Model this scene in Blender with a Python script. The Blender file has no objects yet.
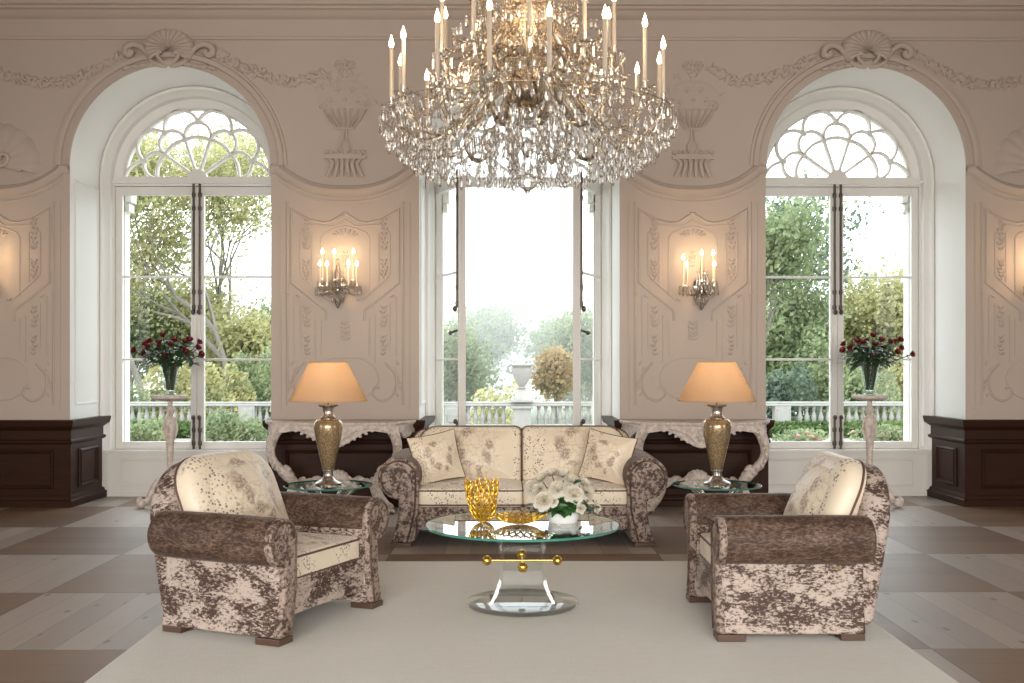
import bpy, math, random
from mathutils import Vector, Matrix, Euler
R = math.radians
PI = math.pi
rnd = random.Random(7)
S = bpy.context.scene
COL = S.collection

# ------------------------------------------------------------------ camera, world, lights, exposure
F = 1080.0                     # focal length in pixels of the 1024x683 frame
CAMZ, VX, HY = 1.4, 506.0, 361.0
cam = bpy.data.cameras.new('camera'); cam_o = bpy.data.objects.new('camera', cam); COL.objects.link(cam_o)
cam_o.location = (0, 0, CAMZ)
cam_o.rotation_euler = (R(90), 0, -math.atan((512 - VX) / F))
cam.sensor_width = 36; cam.lens = F / 1024 * 36; cam.shift_y = (HY - 341.5) / 1024
cam.clip_end = 600
S.camera = cam_o
S.view_settings.view_transform = 'Standard'
S.view_settings.look = 'None'
S.view_settings.exposure = 0.14
S.view_settings.gamma = 1.0
S.view_settings.use_curve_mapping = False
S.cycles.use_denoising = True
S.cycles.max_bounces = 10
S.cycles.diffuse_bounces = 4
S.cycles.glossy_bounces = 5
S.cycles.transmission_bounces = 8
S.cycles.transparent_max_bounces = 16
S.cycles.volume_bounces = 2
S.cycles.sample_clamp_indirect = 6.0
S.cycles.caustics_reflective = False
S.cycles.caustics_refractive = False

w = bpy.data.worlds.new('overcast_sky'); S.world = w; w.use_nodes = True
bg = w.node_tree.nodes['Background']
bg.inputs['Color'].default_value = (0.90, 0.96, 1.0, 1); bg.inputs['Strength'].default_value = 4.2

def area(name, loc, rot, sx, sy, power, col, portal=False, spread=PI):
    l = bpy.data.lights.new(name, 'AREA'); l.shape = 'RECTANGLE'; l.size = sx; l.size_y = sy
    l.energy = power; l.color = col; l.spread = spread
    if portal: l.cycles.is_portal = True
    o = bpy.data.objects.new(name, l); COL.objects.link(o); o.location = loc; o.rotation_euler = rot
    return o
def point(name, loc, power, col, rad=.03):
    l = bpy.data.lights.new(name, 'POINT'); l.energy = power; l.color = col; l.shadow_soft_size = rad
    o = bpy.data.objects.new(name, l); COL.objects.link(o); o.location = loc
    return o
WINX = (-3.225, 0.13, 3.47)
for i, x in enumerate(WINX):                      # added fill lights behind the camera, standing in for unseen opposite windows
    area('back_fill_light', (x, -3.4, 1.95), (R(77), 0, 0), 3.0, 3.2, 98, (1.0, 0.955, 0.90), False, R(84))
    area('window_portal', (x, 11.30, 2.3), (R(-90), 0, 0), 1.75, 3.9, 1, (1, 1, 1), True)
area('side_fill_light', (-6.9, 3.0, 1.9), (R(90), 0, R(-90)), 2.6, 2.6, 90, (0.96, 0.97, 1.0))  # added soft fill from both sides; the side walls have no windows
area('side_fill_light', (7.2, 3.0, 1.9), (R(90), 0, R(90)), 2.6, 2.6, 90, (0.96, 0.97, 1.0))

def at(px, py, Y):
    return Vector(((px - VX) / F * Y, Y, CAMZ - (py - HY) / F * Y))

# ------------------------------------------------------------------ materials
def new_mat(name):
    m = bpy.data.materials.new(name); m.use_nodes = True
    nt = m.node_tree; nt.nodes.clear()
    out = nt.nodes.new('ShaderNodeOutputMaterial')
    return m, nt, out
class NG:
    def __init__(s, nt): s.nt = nt
    def n(s, typ, ins=None, **attrs):
        nd = s.nt.nodes.new(typ)
        for k, v in attrs.items(): setattr(nd, k, v)
        for k, v in (ins or {}).items():
            if isinstance(v, bpy.types.NodeSocket): s.nt.links.new(v, nd.inputs[k])
            else: nd.inputs[k].default_value = v
        return nd
    def math(s, op, a, b=0.0, c=0.0, clamp=False):
        nd = s.nt.nodes.new('ShaderNodeMath'); nd.operation = op; nd.use_clamp = clamp
        for i, v in enumerate((a, b, c)):
            if isinstance(v, bpy.types.NodeSocket): s.nt.links.new(v, nd.inputs[i])
            else: nd.inputs[i].default_value = v
        return nd.outputs[0]
    def mix(s, fac, a, b):
        nd = s.nt.nodes.new('ShaderNodeMix'); nd.data_type = 'RGBA'
        for k, v in ((0, fac), (6, a), (7, b)):
            if isinstance(v, bpy.types.NodeSocket): s.nt.links.new(v, nd.inputs[k])
            else: nd.inputs[k].default_value = v if k == 0 else (*v[:3], 1)
        return nd.outputs[2]
    def ramp(s, fac, lo, hi):
        nd = s.nt.nodes.new('ShaderNodeMapRange'); nd.interpolation_type = 'SMOOTHSTEP'
        s.nt.links.new(fac, nd.inputs[0]); nd.inputs[1].default_value = lo; nd.inputs[2].default_value = hi
        return nd.outputs[0]
    def coord(s, which='Object', scale=(1, 1, 1), loc=(0, 0, 0), rot=(0, 0, 0)):
        t = s.nt.nodes.new('ShaderNodeTexCoord')
        m = s.n('ShaderNodeMapping', {'Scale': scale, 'Location': loc, 'Rotation': rot})
        s.nt.links.new(t.outputs[which], m.inputs['Vector'])
        return m.outputs[0]
    def noise(s, vec, scale, detail=4, rough=.55, dist=0):
        nd = s.n('ShaderNodeTexNoise', {'Vector': vec, 'Scale': scale, 'Detail': detail, 'Roughness': rough, 'Distortion': dist})
        return nd
    def link(s, a, b): s.nt.links.new(a, b)

def principled(g, out, color, rough=.5, **kw):
    p = g.n('ShaderNodeBsdfPrincipled')
    for k, v in dict({'Base Color': color, 'Roughness': rough}, **kw).items():
        if isinstance(v, bpy.types.NodeSocket): g.link(v, p.inputs[k])
        else: p.inputs[k].default_value = (*v, 1) if isinstance(v, tuple) and len(v) == 3 and k.endswith('Color') or k == 'Base Color' and isinstance(v, tuple) and len(v) == 3 else v
    g.link(p.outputs[0], out.inputs[0])
    return p
def bump(g, p, h, strength=.3, dist=.01):
    b = g.n('ShaderNodeBump', {'Height': h, 'Strength': strength, 'Distance': dist})
    g.link(b.outputs[0], p.inputs['Normal'])

def m_plain(name, col, rough=.5, var=.06, scale=3.0, **kw):
    m, nt, out = new_mat(name); g = NG(nt)
    v = g.noise(g.coord(), scale, 5)
    c = g.mix(v.outputs[0], tuple(x * (1 - var) for x in col), tuple(min(1, x * (1 + var)) for x in col))
    p = principled(g, out, c, rough, **kw)
    b = g.noise(g.coord(), scale * 14, 3)
    bump(g, p, b.outputs[0], .06, .01)
    return m

M = {}
M['plaster'] = m_plain('stucco_plaster', (.52, .435, .37), .85, .05, 1.2)
M['white_paint'] = m_plain('white_paint', (.80, .79, .76), .45, .03, 2.0)
M['window_paint'] = m_plain('window_paint', (.74, .72, .68), .4, .04, 3.0)
M['stone'] = m_plain('white_stone', (.72, .71, .66), .8, .12, 4.0)
M['old_stone'] = m_plain('weathered_stone', (.30, .29, .265), .9, .25, 5.0)
M['gold'] = m_plain('polished_gold', (.95, .62, .12), .16, .03, 6, Metallic=1.0)
M['gold_lattice'] = m_plain('gilded_metal', (.74, .44, .055), .32, .1, 40, Metallic=.75)
M['chrome'] = m_plain('chrome', (.82, .83, .85), .08, .02, 5, Metallic=1.0)
M['brass_dark'] = m_plain('aged_brass', (.25, .17, .09), .35, .15, 9, Metallic=.9)
M['iron'] = m_plain('bronze_rod', (.09, .07, .055), .4, .15, 9, Metallic=.6)
M['candle'] = m_plain('ivory_candle', (.64, .54, .43), .5, .03, 6)
M['wood_foot'] = m_plain('brown_wood_foot', (.09, .05, .035), .35, .2, 12)
M['ceramic'] = m_plain('white_ceramic', (.80, .82, .82), .2, .03, 5)
M['piping'] = m_plain('brown_piping', (.11, .06, .045), .55, .1, 20)
M['leaf_dark'] = m_plain('dark_green_leaf', (.035, .085, .03), .4, .35, 14)
M['leaf_mid'] = m_plain('green_leaf', (.05, .14, .035), .4, .35, 14)
M['stem'] = m_plain('green_stem', (.05, .09, .035), .5, .2, 10)
M['rose_red'] = m_plain('red_rose_petal', (.17, .008, .014), .55, .4, 30)
M['bark'] = m_plain('tree_bark', (.17, .15, .125), .9, .3, 6)
M['lawn'] = m_plain('park_lawn', (.09, .12, .05), .95, .3, .6)
M['gravel'] = m_plain('pale_gravel', (.22, .21, .18), .95, .15, 2)
M['soil'] = m_plain('underside_black', (.02, .018, .016), .9, .1, 2)

def m_ceiling():
    return m_plain('ceiling_plaster', (.44, .38, .33), .8, .04, 1.0)
M['ceiling'] = m_ceiling()

def m_pickled():                                  # worn white-painted carved wood
    m, nt, out = new_mat('worn_white_carved_wood'); g = NG(nt)
    v = g.noise(g.coord(), 22, 8, .7)
    f = g.ramp(v.outputs[0], .38, .62)
    c = g.mix(f, (.52, .44, .38), (.74, .66, .60))
    p = principled(g, out, c, .6)
    bump(g, p, v.outputs[0], .35, .01)
    return m
M['pickled'] = m_pickled()

def m_dark_wood():
    m, nt, out = new_mat('dark_stained_panelling'); g = NG(nt)
    v = g.noise(g.coord(scale=(3, 3, 30)), 1.4, 8, .6, .8)
    c = g.mix(v.outputs[0], (.021, .008, .005), (.050, .021, .012))
    p = principled(g, out, c, .42)
    p.inputs['Specular IOR Level'].default_value = .10
    bump(g, p, v.outputs[0], .08, .01)
    return m
M['dark_wood'] = m_dark_wood()

def m_floor():
    m, nt, out = new_mat('pine_board_parquet'); g = NG(nt)
    geo = g.n('ShaderNodeNewGeometry')
    sep = g.n('ShaderNodeSeparateXYZ', {'Vector': geo.outputs['Position']})
    x, y = sep.outputs[0], sep.outputs[1]
    TW, TD = .97, 1.293
    u = g.math('DIVIDE', g.math('ABSOLUTE', g.math('SUBTRACT', x, .13)), TW)
    v = g.math('ADD', g.math('DIVIDE', g.math('SUBTRACT', y, 5.24), TD), 40.0)
    ix, iy = g.math('FLOOR', u), g.math('FLOOR', v)
    par = g.math('MODULO', g.math('ADD', ix, iy), 2.0)       # 1: boards run in depth
    fu, fv = g.math('FRACT', u), g.math('FRACT', v)
    # iy at y 6.57..7.83 -> 41 ; ix 2 there is the darker crosswise field
    par = g.math('SUBTRACT', 1.0, par)                          # ix+iy = 43 (odd) -> crosswise
    side = g.math('GREATER_THAN', x, .13)
    def mixf(a, b, f):                                          # a*(1-f)+b*f
        return g.math('ADD', g.math('MULTIPLY', a, g.math('SUBTRACT', 1.0, f)), g.math('MULTIPLY', b, f))
    across = mixf(fv, fu, par)
    NB = 5.0
    bi = g.math('FLOOR', g.math('MULTIPLY', across, NB)); bf = g.math('FRACT', g.math('MULTIPLY', across, NB))
    e = g.math('MINIMUM', bf, g.math('SUBTRACT', 1.0, bf))
    seam = g.math('SUBTRACT', 1.0, g.ramp(e, .0, .022))
    eu = g.math('MINIMUM', fu, g.math('SUBTRACT', 1.0, fu)); ev = g.math('MINIMUM', fv, g.math('SUBTRACT', 1.0, fv))
    border = g.math('SUBTRACT', 1.0, g.ramp(g.math('MINIMUM', eu, ev), .002, .008))
    cv = g.n('ShaderNodeCombineXYZ', {'X': g.math('ADD', ix, g.math('MULTIPLY', side, 17.3)), 'Y': iy, 'Z': bi})
    wn = g.n('ShaderNodeTexWhiteNoise', {'Vector': cv.outputs[0]}); wn.noise_dimensions = '3D'
    cv2 = g.n('ShaderNodeCombineXYZ', {'X': g.math('ADD', ix, g.math('MULTIPLY', side, 31.7)), 'Y': iy})
    wn2 = g.n('ShaderNodeTexWhiteNoise', {'Vector': cv2.outputs[0]}); wn2.noise_dimensions = '3D'
    along = mixf(x, y, par); acr = mixf(y, x, par)
    gv = g.n('ShaderNodeCombineXYZ', {'X': g.math('MULTIPLY', along, 1.3), 'Y': g.math('MULTIPLY', acr, 16.0), 'Z': g.math('MULTIPLY', wn.outputs[0], 9.0)})
    gr = g.noise(gv.outputs[0], 1.6, 7, .6, .5)
    kv = g.n('ShaderNodeCombineXYZ', {'X': g.math('MULTIPLY', along, 3.2), 'Y': g.math('MULTIPLY', acr, 7.5), 'Z': g.math('MULTIPLY', wn.outputs[0], 3.0)})
    vo = g.n('ShaderNodeTexVoronoi', {'Vector': kv.outputs[0], 'Scale': 1.0})
    knot = g.math('SUBTRACT', 1.0, g.ramp(vo.outputs['Distance'], .05, .17))
    deep = g.mix(gr.outputs[0], (.26, .215, .185), (.41, .355, .31))  # depth boards kept paler and greyer: window sheen put into the wood colour
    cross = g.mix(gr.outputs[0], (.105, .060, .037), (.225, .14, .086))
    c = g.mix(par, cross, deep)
    hv = g.n('ShaderNodeHueSaturation', {'Color': c, 'Value': g.math('ADD', .78, g.math('ADD', g.math('MULTIPLY', wn.outputs[0], .30), g.math('MULTIPLY', wn2.outputs[0], .16)))})
    c = g.mix(g.math('MULTIPLY', knot, .7), hv.outputs[0], (.09, .05, .03))
    c = g.mix(g.math('MULTIPLY', seam, .55), c, (.06, .04, .03))
    c = g.mix(g.math('MULTIPLY', border, .7), c, (.05, .035, .025))
    rg = g.math('ADD', .36, g.math('MULTIPLY', gr.outputs[0], .2))
    p = principled(g, out, c, rg, IOR=1.65)
    h = g.math('SUBTRACT', gr.outputs[0], g.math('ADD', seam, border))
    bump(g, p, h, .22, .004)
    return m
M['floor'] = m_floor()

def m_rug():
    m, nt, out = new_mat('cream_wool_rug'); g = NG(nt)
    a = g.noise(g.coord(scale=(1, 3, 1)), 9, 6, .7); b = g.noise(g.coord(), 160, 3, .7)
    f = g.math('ADD', g.math('MULTIPLY', a.outputs[0], .5), g.math('MULTIPLY', b.outputs[0], .5))
    c = g.mix(f, (.60, .58, .51), (.82, .80, .73))
    p = principled(g, out, c, .95)
    p.inputs['Sheen Weight'].default_value = .3
    bump(g, p, b.outputs[0], .6, .012)
    return m
M['rug'] = m_rug()

def m_velvet(name, lo, hi, light, dark, scale=26, stretch=(1, 1, 1.7), big=4.0, amt=.5):
    m, nt, out = new_mat(name); g = NG(nt)
    v = g.coord(scale=stretch)
    a = g.noise(v, scale, 7, .68, .4); b = g.noise(v, big, 5, .65, .5)
    f = g.math('ADD', g.math('MULTIPLY', a.outputs[0], 1 - amt), g.math('MULTIPLY', b.outputs[0], amt))
    f = g.ramp(f, lo, hi)
    c = g.mix(f, dark, light)
    p = principled(g, out, c, .6)
    p.inputs['Sheen Weight'].default_value = .14; p.inputs['Sheen Roughness'].default_value = .3; p.inputs['Specular IOR Level'].default_value = .3
    p.inputs['Sheen Tint'].default_value = (.9, .78, .7, 1)
    bump(g, p, a.outputs[0], .3, .006)
    return m
M['velvet'] = m_velvet('crushed_velvet', .455, .54, (.47, .385, .33), (.062, .034, .025), 56, (.8, .8, 1.7), 6.5, .47)
M['velvet_arm'] = m_velvet('crushed_velvet_roll', .42, .68, (.225, .152, .113), (.048, .025, .017), 60, (.7, .7, 1.8), 10, .36)
M['velvet_sofa'] = m_velvet('crushed_velvet_fine', .44, .56, (.35, .27, .225), (.062, .037, .027), 48, (1, 1, 1), 12, .35)

def m_cream(name, flowers, band_x, axis='XZ', scale=1.0):
    """satin with line-drawn roses, taupe leaves and dotted bands; flowers = centres in the cushion's own plane"""
    m, nt, out = new_mat(name); g = NG(nt)
    co = g.coord()
    sep = g.n('ShaderNodeSeparateXYZ', {'Vector': co})
    a = sep.outputs['XYZ'.index(axis[0])]; b = g.math('ADD', sep.outputs[1], sep.outputs[2]) if axis[1] == 'S' else sep.outputs['XYZ'.index(axis[1])]
    p0 = g.n('ShaderNodeCombineXYZ', {'X': a, 'Y': b})
    nz = g.noise(p0.outputs[0], 9, 3)
    off = g.n('ShaderNodeVectorMath', {0: nz.outputs['Color'], 1: (.5, .5, .5)}, operation='SUBTRACT')
    sc = g.n('ShaderNodeVectorMath', {0: off.outputs[0]}, operation='SCALE'); sc.inputs['Scale'].default_value = .11 * scale
    pd = g.n('ShaderNodeVectorMath', {0: p0.outputs[0], 1: sc.outputs[0]}, operation='ADD').outputs[0]
    blots = [(-.105, .045, .038, .052), (-.085, -.03, .032, .04), (-.03, -.085, .045, .03), (.085, -.045, .032, .06), (.105, .05, .026, .035), (-.04, .115, .045, .022), (.04, -.13, .02, .035)]
    tot = None; ring = None
    for (cx, cy) in flowers:
        for (bx, by, rx, ry) in blots:
            q = g.n('ShaderNodeVectorMath', {0: pd, 1: (cx + bx * scale, cy + by * scale, 0)}, operation='SUBTRACT')
            q = g.n('ShaderNodeVectorMath', {0: q.outputs[0], 1: (1 / (rx * scale), 1 / (ry * scale), 0)}, operation='MULTIPLY')
            l = g.n('ShaderNodeVectorMath', {0: q.outputs[0]}, operation='LENGTH').outputs['Value']
            k = g.math('SUBTRACT', 1.0, g.ramp(l, .55, 1.25))
            tot = k if tot is None else g.math('MAXIMUM', tot, k)
        q = g.n('ShaderNodeVectorMath', {0: p0.outputs[0], 1: (cx, cy, 0)}, operation='SUBTRACT')
        l = g.n('ShaderNodeVectorMath', {0: q.outputs[0]}, operation='LENGTH').outputs['Value']
        k = g.math('SUBTRACT', 1.0, g.ramp(l, .15 * scale, .22 * scale))
        ring = k if ring is None else g.math('MAXIMUM', ring, k)
    vo = g.n('ShaderNodeTexVoronoi', {'Vector': pd, 'Scale': 22 / scale}, feature='DISTANCE_TO_EDGE')
    line = g.math('SUBTRACT', 1.0, g.ramp(vo.outputs['Distance'], .02, .075))
    line = g.math('MULTIPLY', line, ring)
    # dotted bands
    dv = g.n('ShaderNodeCombineXYZ', {'X': a, 'Y': b, 'Z': sep.outputs[1]})
    dots = g.n('ShaderNodeTexVoronoi', {'Vector': dv.outputs[0], 'Scale': 66 / scale})
    dot = g.math('SUBTRACT', 1.0, g.ramp(dots.outputs['Distance'], .30, .42))
    zone = None
    for bx, bw in band_x:
        d = g.math('ABSOLUTE', g.math('SUBTRACT', g.math('ADD', a, g.math('MULTIPLY', g.math('SUBTRACT', nz.outputs[0], .5), .25)), bx))
        k = g.math('SUBTRACT', 1.0, g.ramp(d, bw * .6, bw))
        zone = k if zone is None else g.math('MAXIMUM', zone, k)
    zn = g.noise(p0.outputs[0], 14 / scale, 2)
    zone = g.math('MULTIPLY', zone, g.ramp(zn.outputs[0], .40, .52))
    dot = g.math('MULTIPLY', dot, zone)
    base = g.mix(nz.outputs[0], (.72, .61, .45), (.80, .70, .55))
    c = g.mix(g.math('MULTIPLY', line, .42), base, (.42, .32, .23))
    fz_ = g.noise(p0.outputs[0], 60, 3, .7)
    tot = g.math('MULTIPLY', tot, g.ramp(fz_.outputs[0], .30, .60))
    c = g.mix(g.math('MULTIPLY', tot, .86), c, (.25, .16, .115))
    c = g.mix(g.math('MULTIPLY', dot, .85), c, (.12, .085, .075))
    p = principled(g, out, c, .42)
    p.inputs['Sheen Weight'].default_value = .25
    wv = g.noise(co, 240, 2)
    bump(g, p, wv.outputs[0], .12, .004)
    return m

def m_thin_glass(name, tint=(1, 1, 1), ior=1.5, extra=0.0, rough=0.0):
    m, nt, out = new_mat(name); g = NG(nt)
    fr = g.n('ShaderNodeFresnel', {'IOR': ior})
    geo = g.n('ShaderNodeNewGeometry')
    fac = g.math('MULTIPLY', g.math('ADD', fr.outputs[0], extra, clamp=True), g.math('SUBTRACT', 1.0, geo.outputs['Backfacing']))
    t = g.n('ShaderNodeBsdfTransparent', {'Color': (*tint, 1)})
    gl = g.n('ShaderNodeBsdfGlossy', {'Color': (1, 1, 1, 1), 'Roughness': rough})
    mx = g.n('ShaderNodeMixShader', {0: fac})
    g.link(t.outputs[0], mx.inputs[1]); g.link(gl.outputs[0], mx.inputs[2]); g.link(mx.outputs[0], out.inputs[0])
    return m
M['pane'] = m_thin_glass('window_glass', (.97, .99, .98), 1.25)
M['table_glass'] = m_thin_glass('clear_table_glass', (.90, .96, .94), 1.5, .03)
M['acrylic'] = m_thin_glass('clear_acrylic', (.965, .975, .975), 1.19, .0, .03)
M['acrylic_side'] = m_thin_glass('clear_acrylic_side', (.95, .965, .965), 1.45, .05, .05)
M['acrylic_base'] = m_thin_glass('clear_acrylic_disc', (.98, .99, .99), 1.25, .03, .05)
M['vase_glass'] = m_thin_glass('cut_glass', (.86, .90, .90), 1.5, .08, .05)
def m_edge():
    m, nt, out = new_mat('green_glass_edge'); g = NG(nt)
    v = g.noise(g.coord(), 6, 3)
    c = g.mix(v.outputs[0], (.03, .16, .12), (.10, .34, .27))
    p = principled(g, out, c, .08)
    return m
M['glass_edge'] = m_edge()
def m_crystal(name, tint, k):
    m, nt, out = new_mat(name); g = NG(nt)
    gl = g.n('ShaderNodeBsdfGlass', {'Color': (*tint, 1), 'IOR': 1.5, 'Roughness': 0.0})
    t = g.n('ShaderNodeBsdfTransparent', {'Color': (*[c * .97 for c in tint], 1)})
    gs = g.n('ShaderNodeBsdfGlossy', {'Color': (1, .97, .93, 1), 'Roughness': .08})
    fr = g.n('ShaderNodeFresnel', {'IOR': 1.7})
    m1 = g.n('ShaderNodeMixShader', {0: g.math('ADD', fr.outputs[0], k, clamp=True)})
    g.link(t.outputs[0], m1.inputs[1]); g.link(gs.outputs[0], m1.inputs[2])
    m2 = g.n('ShaderNodeMixShader', {0: .62})
    g.link(gl.outputs[0], m2.inputs[1]); g.link(m1.outputs[0], m2.inputs[2])
    g.link(m2.outputs[0], out.inputs[0])
    return m
M['crystal_thin'] = m_thin_glass('blown_crystal', (.965, .96, .945), 1.45, .20, .08)
M['crystal'] = m_crystal('cut_crystal', (.985, .98, .97), .16)
M['crystal_warm'] = m_crystal('twisted_crystal', (.975, .93, .86), .22)

def m_emit(name, col, strength):
    m, nt, out = new_mat(name); g = NG(nt)
    e = g.n('ShaderNodeEmission', {'Color': (*col, 1), 'Strength': strength})
    g.link(e.outputs[0], out.inputs[0]); return m
M['flame'] = m_emit('glowing_bulb', (1.0, .80, .50), 18)
M['bulb'] = m_emit('lamp_bulb', (1.0, .72, .40), 6)

def m_shade():
    m, nt, out = new_mat('amber_fabric_shade'); g = NG(nt)
    v = g.noise(g.coord(scale=(1, 1, .2)), 90, 3)
    c = g.mix(v.outputs[0], (.66, .44, .26), (.72, .49, .30))
    d = g.n('ShaderNodeBsdfDiffuse', {'Color': c}); t = g.n('ShaderNodeBsdfTranslucent', {'Color': c})
    mx = g.n('ShaderNodeMixShader', {0: .38}); g.link(d.outputs[0], mx.inputs[1]); g.link(t.outputs[0], mx.inputs[2])
    g.link(mx.outputs[0], out.inputs[0]); return m
M['shade'] = m_shade()
def m_bronze():
    m, nt, out = new_mat('mottled_gold_ceramic'); g = NG(nt)
    v = g.noise(g.coord(), 85, 6, .75); f = g.ramp(v.outputs[0], .38, .62)
    c = g.mix(f, (.20, .135, .07), (.48, .36, .20))
    p = principled(g, out, c, .26, Metallic=.55)
    p.inputs['Coat Weight'].default_value = .6; p.inputs['Coat Roughness'].default_value = .08
    return m
M['bronze'] = m_bronze()
M['pewter'] = m_plain('pewter', (.45, .41, .37), .22, .1, 30, Metallic=.9)

def m_leaf(name, c1, c2, trans=.45):
    m, nt, out = new_mat(name); g = NG(nt)
    v = g.noise(g.coord(), .9, 4, .7); v2 = g.noise(g.coord(), 7, 2)
    f = g.ramp(g.math('ADD', g.math('MULTIPLY', v.outputs[0], .6), g.math('MULTIPLY', v2.outputs[0], .4)), .38, .62)
    c = g.mix(f, c1, c2)
    d = g.n('ShaderNodeBsdfDiffuse', {'Color': c}); t = g.n('ShaderNodeBsdfTranslucent', {'Color': c})
    mx = g.n('ShaderNodeMixShader', {0: trans}); g.link(d.outputs[0], mx.inputs[1]); g.link(t.outputs[0], mx.inputs[2])
    g.link(mx.outputs[0], out.inputs[0]); return m
M['fol_yellow'] = m_leaf('autumn_green_foliage', (.26, .28, .15), (.56, .52, .27), .55)
M['fol_green'] = m_leaf('green_foliage', (.17, .22, .125), (.37, .41, .23), .55)
M['fol_dark'] = m_leaf('blue_green_foliage', (.10, .145, .11), (.21, .26, .18), .5)
M['fol_orange'] = m_leaf('orange_autumn_foliage', (.32, .27, .15), (.52, .36, .19), .55)
M['fol_hedge'] = m_leaf('box_hedge_foliage', (.05, .09, .035), (.16, .22, .08), .3)
M['pink'] = m_plain('pink_blossom', (.42, .17, .2), .7, .3, 9)
M['white_petal'] = m_leaf('white_petal', (.80, .75, .63), (.86, .83, .75), .3)
M['petal_heart'] = m_plain('cream_petal', (.80, .68, .36), .6, .2, 40)

# ------------------------------------------------------------------ mesh builder
class MB:
    def __init__(s): s.v = []; s.f = []; s.m = []; s.cur = 0
    def add(s, vs, fs):
        o = len(s.v); s.v += [tuple(p) for p in vs]
        for f in fs: s.f.append(tuple(i + o for i in f)); s.m.append(s.cur)
        return s
    def box(s, x0, x1, y0, y1, z0, z1):
        vs = [(x, y, z) for z in (z0, z1) for y in (y0, y1) for x in (x0, x1)]
        return s.add(vs, [(0, 2, 3, 1), (4, 5, 7, 6), (0, 1, 5, 4), (2, 6, 7, 3), (0, 4, 6, 2), (1, 3, 7, 5)])
    def lathe(s, prof, n=24, c=(0, 0, 0), sx=1, sy=1, mat=None):
        vs = []; fs = []
        for r, z in prof:
            for i in range(n):
                a = 2 * PI * i / n
                p = Vector((r * math.cos(a) * sx, r * math.sin(a) * sy, z))
                if mat: p = mat @ p
                vs.append((p.x + c[0], p.y + c[1], p.z + c[2]))
        for k in range(len(prof) - 1):
            for i in range(n):
                j = (i + 1) % n
                fs.append((k * n + i, k * n + j, (k + 1) * n + j, (k + 1) * n + i))
        if prof[0][0] > 1e-6: fs.append(tuple(range(n - 1, -1, -1)))
        if prof[-1][0] > 1e-6: fs.append(tuple((len(prof) - 1) * n + i for i in range(n)))
        return s.add(vs, fs)
    def tube(s, pts, rad, n=8, closed=False, flat=1.0):
        pts = [Vector(p) for p in pts]; m = len(pts)
        rad = rad if isinstance(rad, (list, tuple)) else [rad] * m
        tang = []
        for i in range(m):
            a = pts[(i - 1) % m] if closed or i > 0 else pts[i]; b = pts[(i + 1) % m] if closed or i < m - 1 else pts[i]
            d = b - a; tang.append(d.normalized() if d.length > 1e-9 else Vector((0, 0, 1)))
        up = Vector((0, 0, 1)) if abs(tang[0].z) < .9 else Vector((1, 0, 0))
        nr = tang[0].cross(up).normalized(); vs = []; fs = []
        for i in range(m):
            t = tang[i]; nr = (nr - t * nr.dot(t))
            nr = nr.normalized() if nr.length > 1e-6 else t.orthogonal().normalized()
            bi = t.cross(nr)
            for k in range(n):
                a = 2 * PI * k / n
                vs.append(pts[i] + (nr * math.cos(a) + bi * math.sin(a) * flat) * rad[i])
        L = m if closed else m - 1
        for i in range(L):
            for k in range(n):
                k2 = (k + 1) % n; i2 = (i + 1) % m
                fs.append((i * n + k, i * n + k2, i2 * n + k2, i2 * n + k))
        if not closed: fs += [tuple(range(n - 1, -1, -1)), tuple((m - 1) * n + k for k in range(n))]
        return s.add(vs, fs)
    def prism(s, poly, axis, a, b, inset=None):
        """extrude a 2-D outline along an axis ('x': poly in y,z; 'y': poly in x,z; 'z': poly in x,y)"""
        def P(p, t): return {'x': (t, p[0], p[1]), 'y': (p[0], t, p[1]), 'z': (p[0], p[1], t)}[axis]
        n = len(poly); vs = [P(p, a) for p in poly] + [P(p, b) for p in poly]
        fs = [(i, (i + 1) % n, n + (i + 1) % n, n + i) for i in range(n)]
        fs += [tuple(range(n - 1, -1, -1)), tuple(range(n, 2 * n))]
        return s.add(vs, fs)
    def loft(s, rings, closed_ring=True, cap=True):
        n = len(rings[0]); vs = [p for r in rings for p in r]; fs = []
        for i in range(len(rings) - 1):
            for k in range(n if closed_ring else n - 1):
                k2 = (k + 1) % n
                fs.append((i * n + k, i * n + k2, (i + 1) * n + k2, (i + 1) * n + k))
        if cap and closed_ring: fs += [tuple(range(n - 1, -1, -1)), tuple((len(rings) - 1) * n + k for k in range(n))]
        return s.add(vs, fs)
    def mould(s, path, prof, y, closed=False):
        """moulding on a wall plane: path in (x,z), prof = [(offset sideways, rise towards the room)]"""
        m = len(path); vs = []; fs = []; n = len(prof)
        P = [Vector(p) for p in path]
        for i in range(m):
            a = P[(i - 1) % m] if closed or i > 0 else None; b = P[(i + 1) % m] if closed or i < m - 1 else None
            d1 = (P[i] - a).normalized() if a is not None else (b - P[i]).normalized()
            d2 = (b - P[i]).normalized() if b is not None else d1
            n1 = Vector((-d1.y, d1.x)); n2 = Vector((-d2.y, d2.x)); nn = (n1 + n2)
            nn = nn / max(nn.length_squared / 2, .5)
            for o, h in prof: vs.append((P[i].x + nn.x * o, y - h, P[i].y + nn.y * o))
        for i in range(m if closed else m - 1):
            i2 = (i + 1) % m
            for k in range(n - 1): fs.append((i * n + k, i * n + k + 1, i2 * n + k + 1, i2 * n + k))
        return s.add(vs, fs)
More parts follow.
